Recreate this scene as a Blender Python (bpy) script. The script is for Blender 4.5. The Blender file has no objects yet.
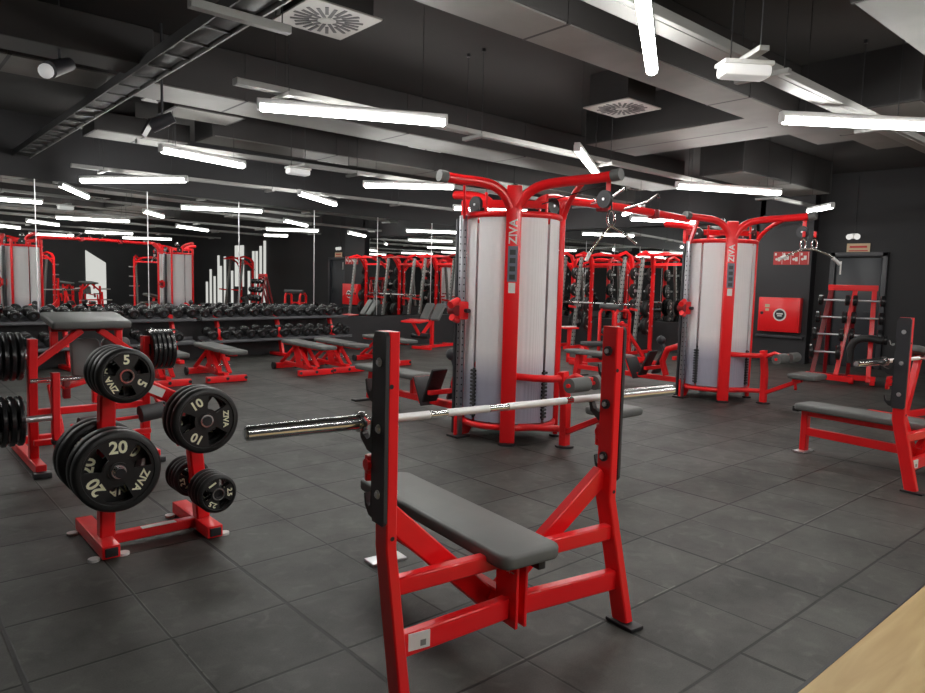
import bpy, bmesh, math, random
from mathutils import Vector, Matrix
random.seed(7)
PI = math.pi
COL = bpy.context.scene.collection
TH = math.radians(6.0)          # the floor tiles and most machines stand 6 degrees off the mirror wall
CT, ST = math.cos(TH), math.sin(TH)
def T(X, Y, z=0.0):             # tile-grid metres -> room metres
    return (X*CT + Y*ST, -X*ST + Y*CT, z)

# ------------------------------------------------------------------ materials
def new_mat(name):
    m = bpy.data.materials.new(name); m.use_nodes = True
    nt = m.node_tree; b = nt.nodes['Principled BSDF']
    return m, nt, b
def pmat(name, col, rough=0.5, metal=0.0, bump=0.0, bscale=200.0, spec=0.5, var=0.0, vscale=6.0, coat=0.0):
    m, nt, b = new_mat(name)
    b.inputs['Base Color'].default_value = (*col, 1)
    b.inputs['Roughness'].default_value = rough
    b.inputs['Metallic'].default_value = metal
    b.inputs['Specular IOR Level'].default_value = spec
    if coat: b.inputs['Coat Weight'].default_value = coat; b.inputs['Coat Roughness'].default_value = 0.15
    tc = nt.nodes.new('ShaderNodeTexCoord')
    if var:
        n = nt.nodes.new('ShaderNodeTexNoise'); n.inputs['Scale'].default_value = vscale; n.inputs['Detail'].default_value = 5
        nt.links.new(tc.outputs['Object'], n.inputs['Vector'])
        r = nt.nodes.new('ShaderNodeMapRange'); r.inputs[1].default_value = 0.3; r.inputs[2].default_value = 0.7
        r.inputs[3].default_value = 1-var; r.inputs[4].default_value = 1+var
        nt.links.new(n.outputs['Fac'], r.inputs[0])
        mx = nt.nodes.new('ShaderNodeVectorMath'); mx.operation = 'SCALE'
        mx.inputs[0].default_value = col
        nt.links.new(r.outputs[0], mx.inputs['Scale']); nt.links.new(mx.outputs[0], b.inputs['Base Color'])
    if bump:
        n = nt.nodes.new('ShaderNodeTexNoise'); n.inputs['Scale'].default_value = bscale; n.inputs['Detail'].default_value = 3
        nt.links.new(tc.outputs['Object'], n.inputs['Vector'])
        bp = nt.nodes.new('ShaderNodeBump'); bp.inputs['Strength'].default_value = bump; bp.inputs['Distance'].default_value = 0.002
        nt.links.new(n.outputs['Fac'], bp.inputs['Height']); nt.links.new(bp.outputs[0], b.inputs['Normal'])
    return m
M = {}
M['red'] = pmat('red_paint', (0.90, 0.011, 0.015), 0.32, 0, 0.03, 300, coat=0.2)
M['red_dark'] = pmat('dark_red_paint', (0.22, 0.006, 0.010), 0.35)
M['black'] = pmat('black_plastic', (0.018, 0.018, 0.02), 0.45)
M['black_paint'] = pmat('black_powder_paint', (0.035, 0.036, 0.042), 0.42, 0, 0.03, 300)
M['rubber'] = pmat('plate_rubber', (0.017, 0.017, 0.017), 0.45, 0, 0.25, 60, var=0.2, vscale=20)
M['cast'] = pmat('plate_urethane', (0.018, 0.018, 0.018), 0.38, var=0.15, vscale=15)
M['head'] = pmat('dumbbell_head', (0.012, 0.012, 0.013), 0.25, spec=0.6)
M['vinyl'] = pmat('grey_vinyl', (0.125, 0.13, 0.125), 0.5, 0, 0.12, 350, var=0.06)
M['vinyl_dark'] = pmat('dark_vinyl', (0.05, 0.052, 0.055), 0.5, 0, 0.1, 350)
M['chrome'] = pmat('chrome', (0.90, 0.90, 0.91), 0.14, 1.0)
M['steel'] = pmat('brushed_steel', (0.85, 0.85, 0.87), 0.36, 1.0, 0.0, 900)
M['knurl'] = pmat('knurled_steel', (0.80, 0.80, 0.80), 0.55, 0.7, 0.1, 1200)
M['stack'] = pmat('weight_stack_iron', (0.03, 0.03, 0.035), 0.4)
M['cable'] = pmat('black_cable', (0.012, 0.012, 0.013), 0.4)
M['col_steel'] = pmat('column_steel', (0.42, 0.42, 0.45), 0.28, 0.9)
M['white'] = pmat('white_plastic', (0.75, 0.75, 0.73), 0.4)
M['label'] = pmat('white_label', (0.80, 0.78, 0.74), 0.5)
M['cream'] = pmat('cream_lettering', (0.95, 0.93, 0.66), 0.5)
M['wall'] = pmat('charcoal_wall_paint', (0.024, 0.024, 0.026), 0.75, 0, 0.1, 40, var=0.10, vscale=1.2)
M['dado'] = pmat('black_dado_paint', (0.020, 0.020, 0.022), 0.6, var=0.1, vscale=2)
M['pillar'] = pmat('pillar_paint', (0.018, 0.018, 0.021), 0.5, var=0.1, vscale=1.5)
M['ceil'] = pmat('black_ceiling_paint', (0.030, 0.028, 0.027), 0.85, 0, 0.2, 20, var=0.15, vscale=0.8)
M['duct'] = pmat('dark_duct_foam', (0.032, 0.030, 0.030), 0.7, 0, 0.15, 30, var=0.15, vscale=1.5)
M['duct_light'] = pmat('grey_duct_panel', (0.16, 0.155, 0.145), 0.6, 0, 0.1, 25, var=0.15, vscale=2.0)
M['diffuser'] = pmat('diffuser_grille', (0.33, 0.32, 0.30), 0.5)
M['tray'] = pmat('galvanised_tray', (0.26, 0.26, 0.25), 0.5, 0.3)
M['traydark'] = pmat('dark_ladder_tray', (0.055, 0.055, 0.055), 0.5, 0.4)
M['housing'] = pmat('lamp_housing', (0.75, 0.75, 0.75), 0.35)
M['door'] = pmat('door_paint', (0.022, 0.026, 0.032), 0.42)
M['sign_red'] = pmat('sign_red', (0.55, 0.03, 0.03), 0.5)
M['sign_cream'] = pmat('sign_cream', (0.62, 0.46, 0.28), 0.5)
M['blue_grey'] = pmat('dial_blue_grey', (0.16, 0.17, 0.22), 0.4)
M['green_pad'] = M['vinyl']

def emit(name, col, s):
    m = bpy.data.materials.new(name); m.use_nodes = True; nt = m.node_tree
    nt.nodes.clear(); e = nt.nodes.new('ShaderNodeEmission'); o = nt.nodes.new('ShaderNodeOutputMaterial')
    e.inputs[0].default_value = (*col, 1); e.inputs[1].default_value = s
    nt.links.new(e.outputs[0], o.inputs[0]); return m
M['lamp'] = emit('lamp_tube_light', (1.0, 0.985, 0.95), 66.0)
M['glow'] = emit('white_glow', (1.0, 0.98, 0.93), 0.75)  # wall stripes and panel are no lamps; their brightness is put in as glow

def mirror_mat():
    m, nt, b = new_mat('mirror_glass')
    b.inputs['Base Color'].default_value = (0.80, 0.82, 0.81, 1); b.inputs['Metallic'].default_value = 1; b.inputs['Roughness'].default_value = 0.0
    return m
M['mirror'] = mirror_mat()

def shroud_mat():
    m, nt, b = new_mat('frosted_ribbed_shroud')
    tc = nt.nodes.new('ShaderNodeTexCoord'); sep = nt.nodes.new('ShaderNodeSeparateXYZ')
    nt.links.new(tc.outputs['Object'], sep.inputs[0])
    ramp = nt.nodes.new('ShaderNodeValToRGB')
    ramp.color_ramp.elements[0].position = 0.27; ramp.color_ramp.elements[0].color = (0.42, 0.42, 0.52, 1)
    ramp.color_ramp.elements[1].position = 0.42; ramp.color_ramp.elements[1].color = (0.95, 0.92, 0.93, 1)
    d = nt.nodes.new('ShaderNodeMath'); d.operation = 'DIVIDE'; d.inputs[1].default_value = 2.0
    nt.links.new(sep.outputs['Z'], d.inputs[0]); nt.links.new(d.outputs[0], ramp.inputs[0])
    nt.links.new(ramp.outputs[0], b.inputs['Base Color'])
    b.inputs['Roughness'].default_value = 0.45; b.inputs['Transmission Weight'].default_value = 0.12
    # fine vertical ribs
    add = nt.nodes.new('ShaderNodeMath'); add.operation = 'ADD'
    nt.links.new(sep.outputs['X'], add.inputs[0]); nt.links.new(sep.outputs['Y'], add.inputs[1])
    mu = nt.nodes.new('ShaderNodeMath'); mu.operation = 'MULTIPLY'; mu.inputs[1].default_value = 420
    nt.links.new(add.outputs[0], mu.inputs[0])
    sn = nt.nodes.new('ShaderNodeMath'); sn.operation = 'SINE'; nt.links.new(mu.outputs[0], sn.inputs[0])
    bp = nt.nodes.new('ShaderNodeBump'); bp.inputs['Strength'].default_value = 0.35; bp.inputs['Distance'].default_value = 0.002
    nt.links.new(sn.outputs[0], bp.inputs['Height']); nt.links.new(bp.outputs[0], b.inputs['Normal'])
    return m
M['shroud'] = shroud_mat()

def floor_mat():
    m, nt, b = new_mat('rubber_tile_floor')
    L = nt.links; N = nt.nodes
    tc = N.new('ShaderNodeTexCoord')
    mp = N.new('ShaderNodeMapping'); mp.vector_type = 'POINT'
    mp.inputs['Rotation'].default_value = (0, 0, TH)
    L.new(tc.outputs['Object'], mp.inputs['Vector'])
    sep = N.new('ShaderNodeSeparateXYZ'); L.new(mp.outputs[0], sep.inputs[0])
    def mth(op, a, b_=None, c=None):
        n = N.new('ShaderNodeMath'); n.operation = op
        for i, v in enumerate((a, b_, c)):
            if v is None: continue
            if isinstance(v, (int, float)): n.inputs[i].default_value = v
            else: L.new(v, n.inputs[i])
        return n.outputs[0]
    X, Y = sep.outputs['X'], sep.outputs['Y']
    # wobble the joints slightly
    nz = N.new('ShaderNodeTexNoise'); nz.inputs['Scale'].default_value = 3.0; L.new(mp.outputs[0], nz.inputs['Vector'])
    wob = mth('MULTIPLY', mth('SUBTRACT', nz.outputs['Fac'], 0.5), 0.008)
    edge = mth('LESS_THAN', Y, 1.25)      # cut row beside the wood has its own joints
    gx = mth('DIVIDE', mth('ADD', mth('ADD', mth('SUBTRACT', X, 0.405), wob), mth('MULTIPLY', edge, -0.21)), 0.5)
    gy = mth('DIVIDE', mth('ADD', mth('SUBTRACT', Y, 0.247), wob), 0.5)
    def dist(g, size):
        f = mth('FRACT', g); return mth('MULTIPLY', mth('MINIMUM', f, mth('SUBTRACT', 1.0, f)), size)
    dx = dist(gx, 0.5); dy = dist(gy, 0.5)
    g2 = mth('DIVIDE', mth('ADD', gx, 0.0), 2.0); dx2 = dist(g2, 1.0)
    def line(dv, w0, w1):
        r = N.new('ShaderNodeMapRange'); r.interpolation_type = 'SMOOTHSTEP'
        r.inputs[1].default_value = w0; r.inputs[2].default_value = w1; r.inputs[3].default_value = 1; r.inputs[4].default_value = 0
        L.new(dv, r.inputs[0]); return r.outputs[0]
    thin = mth('MAXIMUM', mth('MULTIPLY', line(dx, 0.002, 0.008), 0.75), mth('MULTIPLY', line(dy, 0.003, 0.010), 0.9))
    thick = line(dx2, 0.005, 0.013)
    joint = mth('MAXIMUM', thin, thick)
    # tone of each tile
    cb = N.new('ShaderNodeCombineXYZ'); L.new(mth('FLOOR', gx), cb.inputs[0]); L.new(mth('FLOOR', gy), cb.inputs[1])
    wn = N.new('ShaderNodeTexWhiteNoise'); wn.noise_dimensions = '3D'; L.new(cb.outputs[0], wn.inputs['Vector'])
    n1 = N.new('ShaderNodeTexNoise'); n1.inputs['Scale'].default_value = 2.2; n1.inputs['Detail'].default_value = 6; n1.inputs['Roughness'].default_value = 0.65
    L.new(mp.outputs[0], n1.inputs['Vector'])
    n2 = N.new('ShaderNodeTexNoise'); n2.inputs['Scale'].default_value = 160; n2.inputs['Detail'].default_value = 2; L.new(mp.outputs[0], n2.inputs['Vector'])
    n3 = N.new('ShaderNodeTexNoise'); n3.inputs['Scale'].default_value = 9; n3.inputs['Detail'].default_value = 8; n3.inputs['Distortion'].default_value = 0.8
    L.new(mp.outputs[0], n3.inputs['Vector'])
    v = mth('ADD', mth('MULTIPLY', wn.outputs['Value'], 0.016), mth('MULTIPLY', mth('SUBTRACT', n1.outputs['Fac'], 0.38), 0.115))
    v = mth('ADD', v, mth('MULTIPLY', mth('SUBTRACT', n2.outputs['Fac'], 0.5), 0.045))
    v = mth('ADD', v, mth('MULTIPLY', mth('MAXIMUM', mth('SUBTRACT', n3.outputs['Fac'], 0.55), 0.0), 0.16))
    v = mth('ADD', v, 0.030)
    # dusty white line along the joint that runs to the right
    dl = line(mth('ABSOLUTE', mth('SUBTRACT', Y, 1.760)), 0.001, 0.006)
    dn = N.new('ShaderNodeTexNoise'); dn.inputs['Scale'].default_value = 5; L.new(mp.outputs[0], dn.inputs['Vector'])
    v = mth('MULTIPLY', v, mth('SUBTRACT', 1.0, mth('MULTIPLY', joint, 0.97)))
    v = mth('ADD', v, mth('MULTIPLY', mth('MULTIPLY', dl, mth('GREATER_THAN', dn.outputs['Fac'], 0.5)), 0.07))
    dl2 = line(mth('ABSOLUTE', mth('SUBTRACT', X, 0.912)), 0.001, 0.005)
    v = mth('ADD', v, mth('MULTIPLY', mth('MULTIPLY', dl2, mth('GREATER_THAN', dn.outputs['Fac'], 0.42)), 0.06))
    v = mth('MAXIMUM', v, 0.003)
    col = N.new('ShaderNodeCombineXYZ')
    L.new(v, col.inputs[0]); L.new(mth('MULTIPLY', v, 1.0), col.inputs[1]); L.new(mth('MULTIPLY', v, 0.90), col.inputs[2])
    L.new(col.outputs[0], b.inputs['Base Color'])
    L.new(mth('SUBTRACT', 0.62, mth('MULTIPLY', n1.outputs['Fac'], 0.15)), b.inputs['Roughness'])
    b.inputs['Specular IOR Level'].default_value = 0.4
    hgt = mth('ADD', mth('MULTIPLY', joint, -1.0), mth('MULTIPLY', n2.outputs['Fac'], 0.12))
    bp = N.new('ShaderNodeBump'); bp.inputs['Strength'].default_value = 0.5; bp.inputs['Distance'].default_value = 0.004
    L.new(hgt, bp.inputs['Height']); L.new(bp.outputs[0], b.inputs['Normal'])
    return m
M['floor'] = floor_mat()

def wood_mat():
    m, nt, b = new_mat('pale_wood_vinyl')
    N = nt.nodes; L = nt.links
    tc = N.new('ShaderNodeTexCoord'); mp = N.new('ShaderNodeMapping'); mp.inputs['Rotation'].default_value = (0, 0, TH); mp.inputs['Scale'].default_value = (0.9, 7, 1)
    L.new(tc.outputs['Object'], mp.inputs[0])
    n = N.new('ShaderNodeTexNoise'); n.inputs['Scale'].default_value = 2.0; n.inputs['Detail'].default_value = 7; n.inputs['Distortion'].default_value = 0.6
    L.new(mp.outputs[0], n.inputs['Vector'])
    r = N.new('ShaderNodeValToRGB'); r.color_ramp.elements[0].color = (0.40, 0.27, 0.11, 1); r.color_ramp.elements[0].position = 0.3
    r.color_ramp.elements[1].color = (0.52, 0.375, 0.175, 1); r.color_ramp.elements[1].position = 0.7
    L.new(n.outputs['Fac'], r.inputs[0]); L.new(r.outputs[0], b.inputs['Base Color']); b.inputs['Roughness'].default_value = 0.5
    return m
M['wood'] = wood_mat()

# ------------------------------------------------------------------ mesh helpers
class MB:
    def __init__(s): s.bm = bmesh.new()
    def _xf(s, geom, mat): bmesh.ops.transform(s.bm, matrix=mat, verts=geom)
    def box(s, c, d, rot=None, bev=0.0, seg=2):
        r = bmesh.ops.create_cube(s.bm, size=1.0); vs = r['verts']
        bmesh.ops.scale(s.bm, vec=d, verts=vs)
        if bev > 0:
            es = list({e for v in vs for e in v.link_edges})
            rr = bmesh.ops.bevel(s.bm, geom=es, offset=min(bev, min(d)*0.49), segments=seg, affect='EDGES', profile=0.5)
            vs = list({v for f in rr['faces'] for v in f.verts} | {v for v in vs if v.is_valid})
            # gather the whole island
            isl = set(vs); st = list(vs)
            while st:
                v = st.pop()
                for e in v.link_edges:
                    o = e.other_vert(v)
                    if o not in isl: isl.add(o); st.append(o)
            vs = list(isl)
        m = Matrix.Translation(Vector(c))
        if rot is not None: m = m @ rot.to_4x4()
        s._xf(vs, m); return s
    def frame(s, p, q, up=(0, 0, 1)):
        p = Vector(p); q = Vector(q); z = (q-p); L = z.length; z.normalize(); up = Vector(up)
        if abs(z.dot(up)) > 0.999: up = Vector((0, 1, 0))
        x = up.cross(z).normalized(); y = z.cross(x)
        return Matrix((x, y, z)).transposed(), L
    def beam(s, p, q, w, h, up=(0, 0, 1), bev=0.006):
        """rectangular tube from p to q: w is the side-to-side size, h the size along up"""
        R, L = s.frame(p, q, up)
        c = (Vector(p)+Vector(q))/2
        return s.box(c, (w, h, L), R, bev, 1)
    def path(s, pts, w, h, up=(0, 0, 1), bev=0.006):
        """bent rectangular tube as one swept section"""
        P = [Vector(p) for p in pts]; rings = []
        for i, p in enumerate(P):
            a = (P[i]-P[i-1]).normalized() if i > 0 else (P[1]-P[0]).normalized()
            b = (P[i+1]-P[i]).normalized() if i < len(P)-1 else a
            t = (a+b).normalized(); k = 1.0/max(0.5, t.dot(a))
            u = Vector(up); x = u.cross(t).normalized(); y = t.cross(x)
            # stretch in the bending direction
            n = (b-a); sx = sy = 1.0
            if n.length > 1e-5:
                n.normalize(); sx = 1+(k-1)*abs(n.dot(x)); sy = 1+(k-1)*abs(n.dot(y))
            c = min(w, h)*0.12
            prof = [(-w/2+c, -h/2), (w/2-c, -h/2), (w/2, -h/2+c), (w/2, h/2-c), (w/2-c, h/2), (-w/2+c, h/2), (-w/2, h/2-c), (-w/2, -h/2+c)]
            rings.append([s.bm.verts.new(p + x*px*sx + y*py*sy) for px, py in prof])
        for r0, r1 in zip(rings, rings[1:]):
            for j in range(8): s.bm.faces.new((r0[j], r0[(j+1) % 8], r1[(j+1) % 8], r1[j]))
        s.bm.faces.new(rings[0][::-1]); s.bm.faces.new(rings[-1]); return s
    def cyl(s, p, q, r, r2=None, n=20, cap=True):
        R, L = s.frame(p, q); r2 = r if r2 is None else r2
        g = bmesh.ops.create_cone(s.bm, cap_ends=cap, segments=n, radius1=r, radius2=r2, depth=L)
        s._xf(g['verts'], Matrix.Translation((Vector(p)+Vector(q))/2) @ R.to_4x4()); return s
    def tube(s, pts, r, n=12, closed=False):
        P = [Vector(p) for p in pts]; rings = []; x = None; m = len(P)
        for i, p in enumerate(P):
            if closed: a = (P[i]-P[i-1]).normalized(); b = (P[(i+1) % m]-P[i]).normalized()
            else:
                a = (P[i]-P[i-1]).normalized() if i > 0 else (P[1]-P[0]).normalized()
                b = (P[i+1]-P[i]).normalized() if i < m-1 else a
            t = (a+b).normalized()
            if x is None:
                u = Vector((0, 0, 1)) if abs(t.z) < 0.9 else Vector((1, 0, 0)); x = u.cross(t).normalized()
            else: x = (x - t*x.dot(t)).normalized()
            y = t.cross(x)
            rings.append([s.bm.verts.new(p + (x*math.cos(2*PI*k/n) + y*math.sin(2*PI*k/n))*r) for k in range(n)])
        rr = list(zip(rings, rings[1:])) + ([(rings[-1], rings[0])] if closed else [])
        for r0, r1 in rr:
            for j in range(n): s.bm.faces.new((r0[j], r0[(j+1) % n], r1[(j+1) % n], r1[j]))
        if not closed: s.bm.faces.new(rings[0][::-1]); s.bm.faces.new(rings[-1])
        return s
    def lathe(s, prof, p, q, n=32):
        """prof = (distance along p->q, radius)"""
        R, L = s.frame(p, q); mt = Matrix.Translation(Vector(p)) @ R.to_4x4(); rings = []
        for z, r in prof:
            rings.append([s.bm.verts.new(mt @ Vector((r*math.cos(2*PI*k/n), r*math.sin(2*PI*k/n), z))) for k in range(n)])
        for r0, r1 in zip(rings, rings[1:]):
            for j in range(n): s.bm.faces.new((r0[j], r0[(j+1) % n], r1[(j+1) % n], r1[j]))
        if prof[0][1] > 1e-4 and prof[0] != prof[-1]: s.bm.faces.new(rings[0][::-1]); s.bm.faces.new(rings[-1])
        return s
    def prism(s, poly, mat, t):
        """polygon in local xy, thickness t along local z"""
        a = [s.bm.verts.new(mat @ Vector((x, y, 0))) for x, y in poly]; b = [s.bm.verts.new(mat @ Vector((x, y, t))) for x, y in poly]
        s.bm.faces.new(a[::-1]); s.bm.faces.new(b); n = len(a)
        for i in range(n): s.bm.faces.new((a[i], a[(i+1) % n], b[(i+1) % n], b[i]))
        return s
    def sphere(s, c, r, n=16, sc=(1, 1, 1)):
        g = bmesh.ops.create_uvsphere(s.bm, u_segments=n, v_segments=n//2, radius=r)
        s._xf(g['verts'], Matrix.Translation(Vector(c)) @ Matrix.Diagonal((*sc, 1))); return s
    def build(s, name, mat, parent=None, smooth=True, angle=40):
        bmesh.ops.recalc_face_normals(s.bm, faces=s.bm.faces)
        me = bpy.data.meshes.new(name); s.bm.to_mesh(me); s.bm.free()
        me.materials.append(M[mat] if isinstance(mat, str) else mat)
        if smooth:
            for p in me.polygons: p.use_smooth = True
            me.set_sharp_from_angle(angle=math.radians(angle))
        o = bpy.data.objects.new(name, me); COL.objects.link(o)
        if parent is not None: o.parent = parent
        return o
def thing(name, label, cat, loc=(0, 0, 0), rz=0.0, group=None):
    o = bpy.data.objects.new(name, None); COL.objects.link(o); o.empty_display_size = 0.1
    o.location = loc; o.rotation_euler = (0, 0, rz); o['label'] = label; o['category'] = cat
    if group: o['group'] = group
    return o
def tag(o, label, cat, group=None):
    o['label'] = label; o['category'] = cat
    if group: o['group'] = group
    return o
def struct(o): o['kind'] = 'structure'; return o
def dup(root, loc=None, rz=None, label=None, group=None):
    def cp(o, par):
        c = o.copy(); COL.objects.link(c)
        if par is not None: c.parent = par
        for ch in list(o.children): cp(ch, c)
        return c
    r = cp(root, None)
    if loc is not None: r.location = loc
    if rz is not None: r.rotation_euler = (0, 0, rz)
    if label: r['label'] = label
    if group: r['group'] = group
    elif 'group' in r and group is not None: pass
    return r
def text_mesh(txt, size, name, mat, parent, matrix, ext=0.0006, bold=0.0):
    cu = bpy.data.curves.new(name, 'FONT'); cu.body = txt; cu.size = size; cu.align_x = 'CENTER'; cu.align_y = 'CENTER'
    cu.extrude = ext; cu.offset = bold; cu.resolution_u = 3
    o = bpy.data.objects.new(name, cu); COL.objects.link(o)
    dg = bpy.context.evaluated_depsgraph_get(); me = bpy.data.meshes.new_from_object(o.evaluated_get(dg))
    bpy.data.objects.remove(o); bpy.data.curves.remove(cu)
    me.materials.clear(); me.materials.append(M[mat]); me.transform(matrix)
    ob = bpy.data.objects.new(name, me); COL.objects.link(ob); ob.parent = parent
    return ob
def RX(a): return Matrix.Rotation(a, 4, 'X')
def RZ(a): return Matrix.Rotation(a, 4, 'Z')
def TR(*v): return Matrix.Translation(Vector(v))

# ================================================================== THE ROOM
MIRV = 11.8; RU = 15.1; PU = 14.8; UL = -4.0; VB = -8.0; CH = 3.75
struct(MB().box(((RU+UL)/2, (MIRV+VB)/2, -0.05), (RU-UL+0.4, MIRV-VB+0.4, 0.1)).build('floor', 'floor', smooth=False))
# pale wood vinyl strip that starts at the edge of the rubber tiles (tile axis)
m = MB(); m.box((0, 0, 0), (18.0, 2.6, 0.012)); o = m.build('floor_wood_strip', 'wood', smooth=False)
o.location = T(5.2, 0.975-1.3, 0.0); o.rotation_euler = (0, 0, -TH); struct(o)
m = MB(); m.box((0, 0, 0), (18.0, 0.014, 0.016)); o = m.build('trim_1', 'black', smooth=False)
o.location = T(5.2, 0.982, 0.0); o.rotation_euler = (0, 0, -TH); struct(o)
struct(MB().box(((RU+UL)/2, (MIRV+VB)/2, CH+0.05), (RU-UL+0.4, MIRV-VB+0.4, 0.1)).build('ceiling', 'ceil', smooth=False))
struct(MB().box(((RU+UL)/2, MIRV+0.07, CH/2), (RU-UL+0.4, 0.1, CH)).build('wall_back', 'wall', smooth=False))
struct(MB().box((RU+0.05, (MIRV+VB)/2, CH/2), (0.1, MIRV-VB+0.3, CH)).build('wall_right', 'wall', smooth=False))
struct(MB().box((UL-0.05, (MIRV+VB)/2, CH/2), (0.1, MIRV-VB+0.3, CH)).build('wall_left', 'wall', smooth=False))
struct(MB().box(((RU+UL)/2, VB-0.05, CH/2), (RU-UL+0.4, 0.1, CH)).build('wall_front', 'wall', smooth=False))
# black boxed-in lower wall below the mirrors
struct(MB().box(((PU+UL)/2, 11.73, 0.335), (PU-UL, 0.16, 0.67)).build('trim_2', 'dado', smooth=False))
struct(MB().box((PU-0.02, 8.55, 0.335), (0.2, 6.1, 0.67)).build('trim_3', 'dado', smooth=False))
# pillar that carries the hose cabinet
struct(MB().box((PU+0.14, 4.88, CH/2), (0.30, 1.04, CH)).build('wall_pillar', 'pillar', smooth=False))
struct(MB().box((PU+0.14, 8.55, CH-0.45), (0.30, 6.5, 0.9)).build('wall_bulkhead', 'wall', smooth=False))
# mirror panels, back wall
k = 0
grp = 'mirror panels along the back wall'
for i in range(-4, 7):
    u0 = 3.35+1.65*i; u1 = min(u0+1.65, PU-0.02)
    if u0 > PU-0.3: continue
    o = MB().box(((u0+u1)/2, 11.79, 1.75), (u1-u0-0.006, 0.02, 2.12), bev=0.0).build('mirror_panel', 'mirror', smooth=False)
    tag(o, 'tall frameless mirror panel on the back wall above the black ledge behind the dumbbells', 'mirror', grp)
    if i > -3:
        o = MB().box((u0, 11.777, 1.75), (0.010, 0.006, 2.12)).build('trim_%d' % (4+k), 'steel', smooth=False); struct(o); k += 1
for i in range(4):
    v0 = 5.5+1.56*i; v1 = v0+1.56
    o = MB().box((PU+0.11, (v0+v1)/2, 1.75), (0.02, v1-v0-0.006, 2.12)).build('mirror_panel', 'mirror', smooth=False)
    tag(o, 'mirror panel on the right-hand wall behind the power rig', 'mirror', 'mirror panels on the right wall')
# door with frame
DV0, DV1 = 3.14, 4.04
door = MB().box((RU-0.005, (DV0+DV1)/2, 1.06), (0.05, DV1-DV0-0.12, 2.10), bev=0.004).build('door_1', 'door'); struct(door)
m = MB()
m.box((RU-0.03, DV0-0.0, 1.11), (0.1, 0.09, 2.22), bev=0.006); m.box((RU-0.03, DV1, 1.11), (0.1, 0.09, 2.22), bev=0.006)
m.box((RU-0.03, (DV0+DV1)/2, 2.18), (0.1, DV1-DV0+0.09, 0.09), bev=0.006)
o = m.build('door_frame', 'black_paint', door)
m = MB(); m.box((RU-0.045, DV0+0.16, 1.05), (0.02, 0.04, 0.18), bev=0.004); m.cyl((RU-0.05, DV0+0.16, 1.08), (RU-0.10, DV0+0.16, 1.08), 0.01); m.box((RU-0.10, DV0+0.22, 1.08), (0.02, 0.14, 0.02), bev=0.005)
m.build('door_handle', 'black_paint', door)
m = MB(); m.box((RU-0.04, DV1-0.14, 1.92), (0.008, 0.03, 0.26), bev=0.002); m.build('door_sticker', 'label', door)

def wall_frame(u, v, z):        # local x to the viewer's right (-v), y up, z out of the wall (-u)
    return Matrix(((0, 0, -1, u), (-1, 0, 0, v), (0, 1, 0, z), (0, 0, 0, 1)))
# hose reel cabinet on the pillar
cab = thing('fire_hose_cabinet', 'red metal fire hose cabinet with round white sticker on the black pillar', 'cabinet', (PU-0.013, 4.86, 0.62))
W = wall_frame(-0.0, 0, 0)
def cabbox(c, d, b=0.004): return MB().box((-c[2], -c[0], c[1]), (d[2], d[0], d[1]), bev=b)
cabbox((0, 0.345, 0.085), (0.80, 0.69, 0.17), 0.008).build('case', 'red', cab)
dr = cabbox((0.015, 0.345, 0.178), (0.72, 0.62, 0.016), 0.006).build('door', 'red', cab)
m = MB(); m.cyl((-0.186, -0.03, 0.345), (-0.191, -0.03, 0.345), 0.125, n=32); m.build('round_sticker', 'label', dr)
m = MB(); m.cyl((-0.1905, -0.03, 0.345), (-0.1925, -0.03, 0.345), 0.098, n=32); m.build('dark_disc', 'black', dr)
m = MB(); m.box((-0.1935, -0.03, 0.365), (0.002, 0.12, 0.028)); m.box((-0.1935, -0.03, 0.325), (0.002, 0.09, 0.02)); m.build('sticker_text', 'label', dr)
m = MB(); m.box((-0.188, 0.22, 0.52), (0.003, 0.09, 0.06)); m.box((-0.188, 0.22, 0.44), (0.003, 0.07, 0.05)); m.build('small_sticker', 'sign_cream', dr)
m = MB(); m.cyl((-0.185, 0.32, 0.37), (-0.20, 0.32, 0.37), 0.03); m.build('latch', 'black', dr)
# row of red safety pictograms above the cabinet
sg = thing('fire_safety_sign', 'red and white pictogram sign strip on the pillar above the hose cabinet', 'sign', (PU-0.02, 4.74, 1.98))
MB().box((0, 0, 0.12), (0.012, 0.68, 0.26)).build('panel', 'sign_red', sg)
m = MB()
for i in range(4):
    y = 0.25-0.165*i
    m.box((-0.008, y+0.05, 0.20), (0.003, 0.035, 0.05)); m.box((-0.008, y-0.02, 0.10+0.03*(i % 2)), (0.003, 0.05, 0.08)); m.cyl((-0.006, y+0.03, 0.10), (-0.0095, y+0.03, 0.10), 0.025, n=12)
    m.box((-0.008, y-0.08, 0.12), (0.003, 0.006, 0.24))
m.build('pictograms', 'label', sg)
ex = thing('exit_sign', 'small amber sign board above the dark door', 'sign', (RU-0.02, 3.62, 2.20))
MB().box((0, 0, 0.09), (0.012, 0.40, 0.20)).build('panel', 'sign_cream', ex)
m = MB(); m.box((-0.008, 0, 0.125), (0.003, 0.30, 0.04)); m.box((-0.008, 0, 0.05), (0.003, 0.33, 0.02)); m.build('lettering', 'sign_red', ex)
el = thing('emergency_spotlight', 'twin-head white emergency light on the wall above the door sign', 'light', (RU, 3.70, 2.50))
MB().box((-0.03, 0, 0.03), (0.05, 0.12, 0.10), bev=0.01).build('body', 'white', el)
m = MB(); m.cyl((-0.05, -0.06, 0.03), (-0.13, -0.07, 0.01), 0.045, 0.055); m.build('lamp_head', 'glow', el)
m = MB(); m.cyl((-0.05, 0.06, 0.03), (-0.13, 0.07, 0.01), 0.045, 0.055); m.build('lamp_head', 'glow', el)
m = MB(); m.tube([(-0.01, 0, 0.08), (-0.01, 0.0, 1.19)], 0.008, 8); m.build('conduit', 'black', el)
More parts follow.
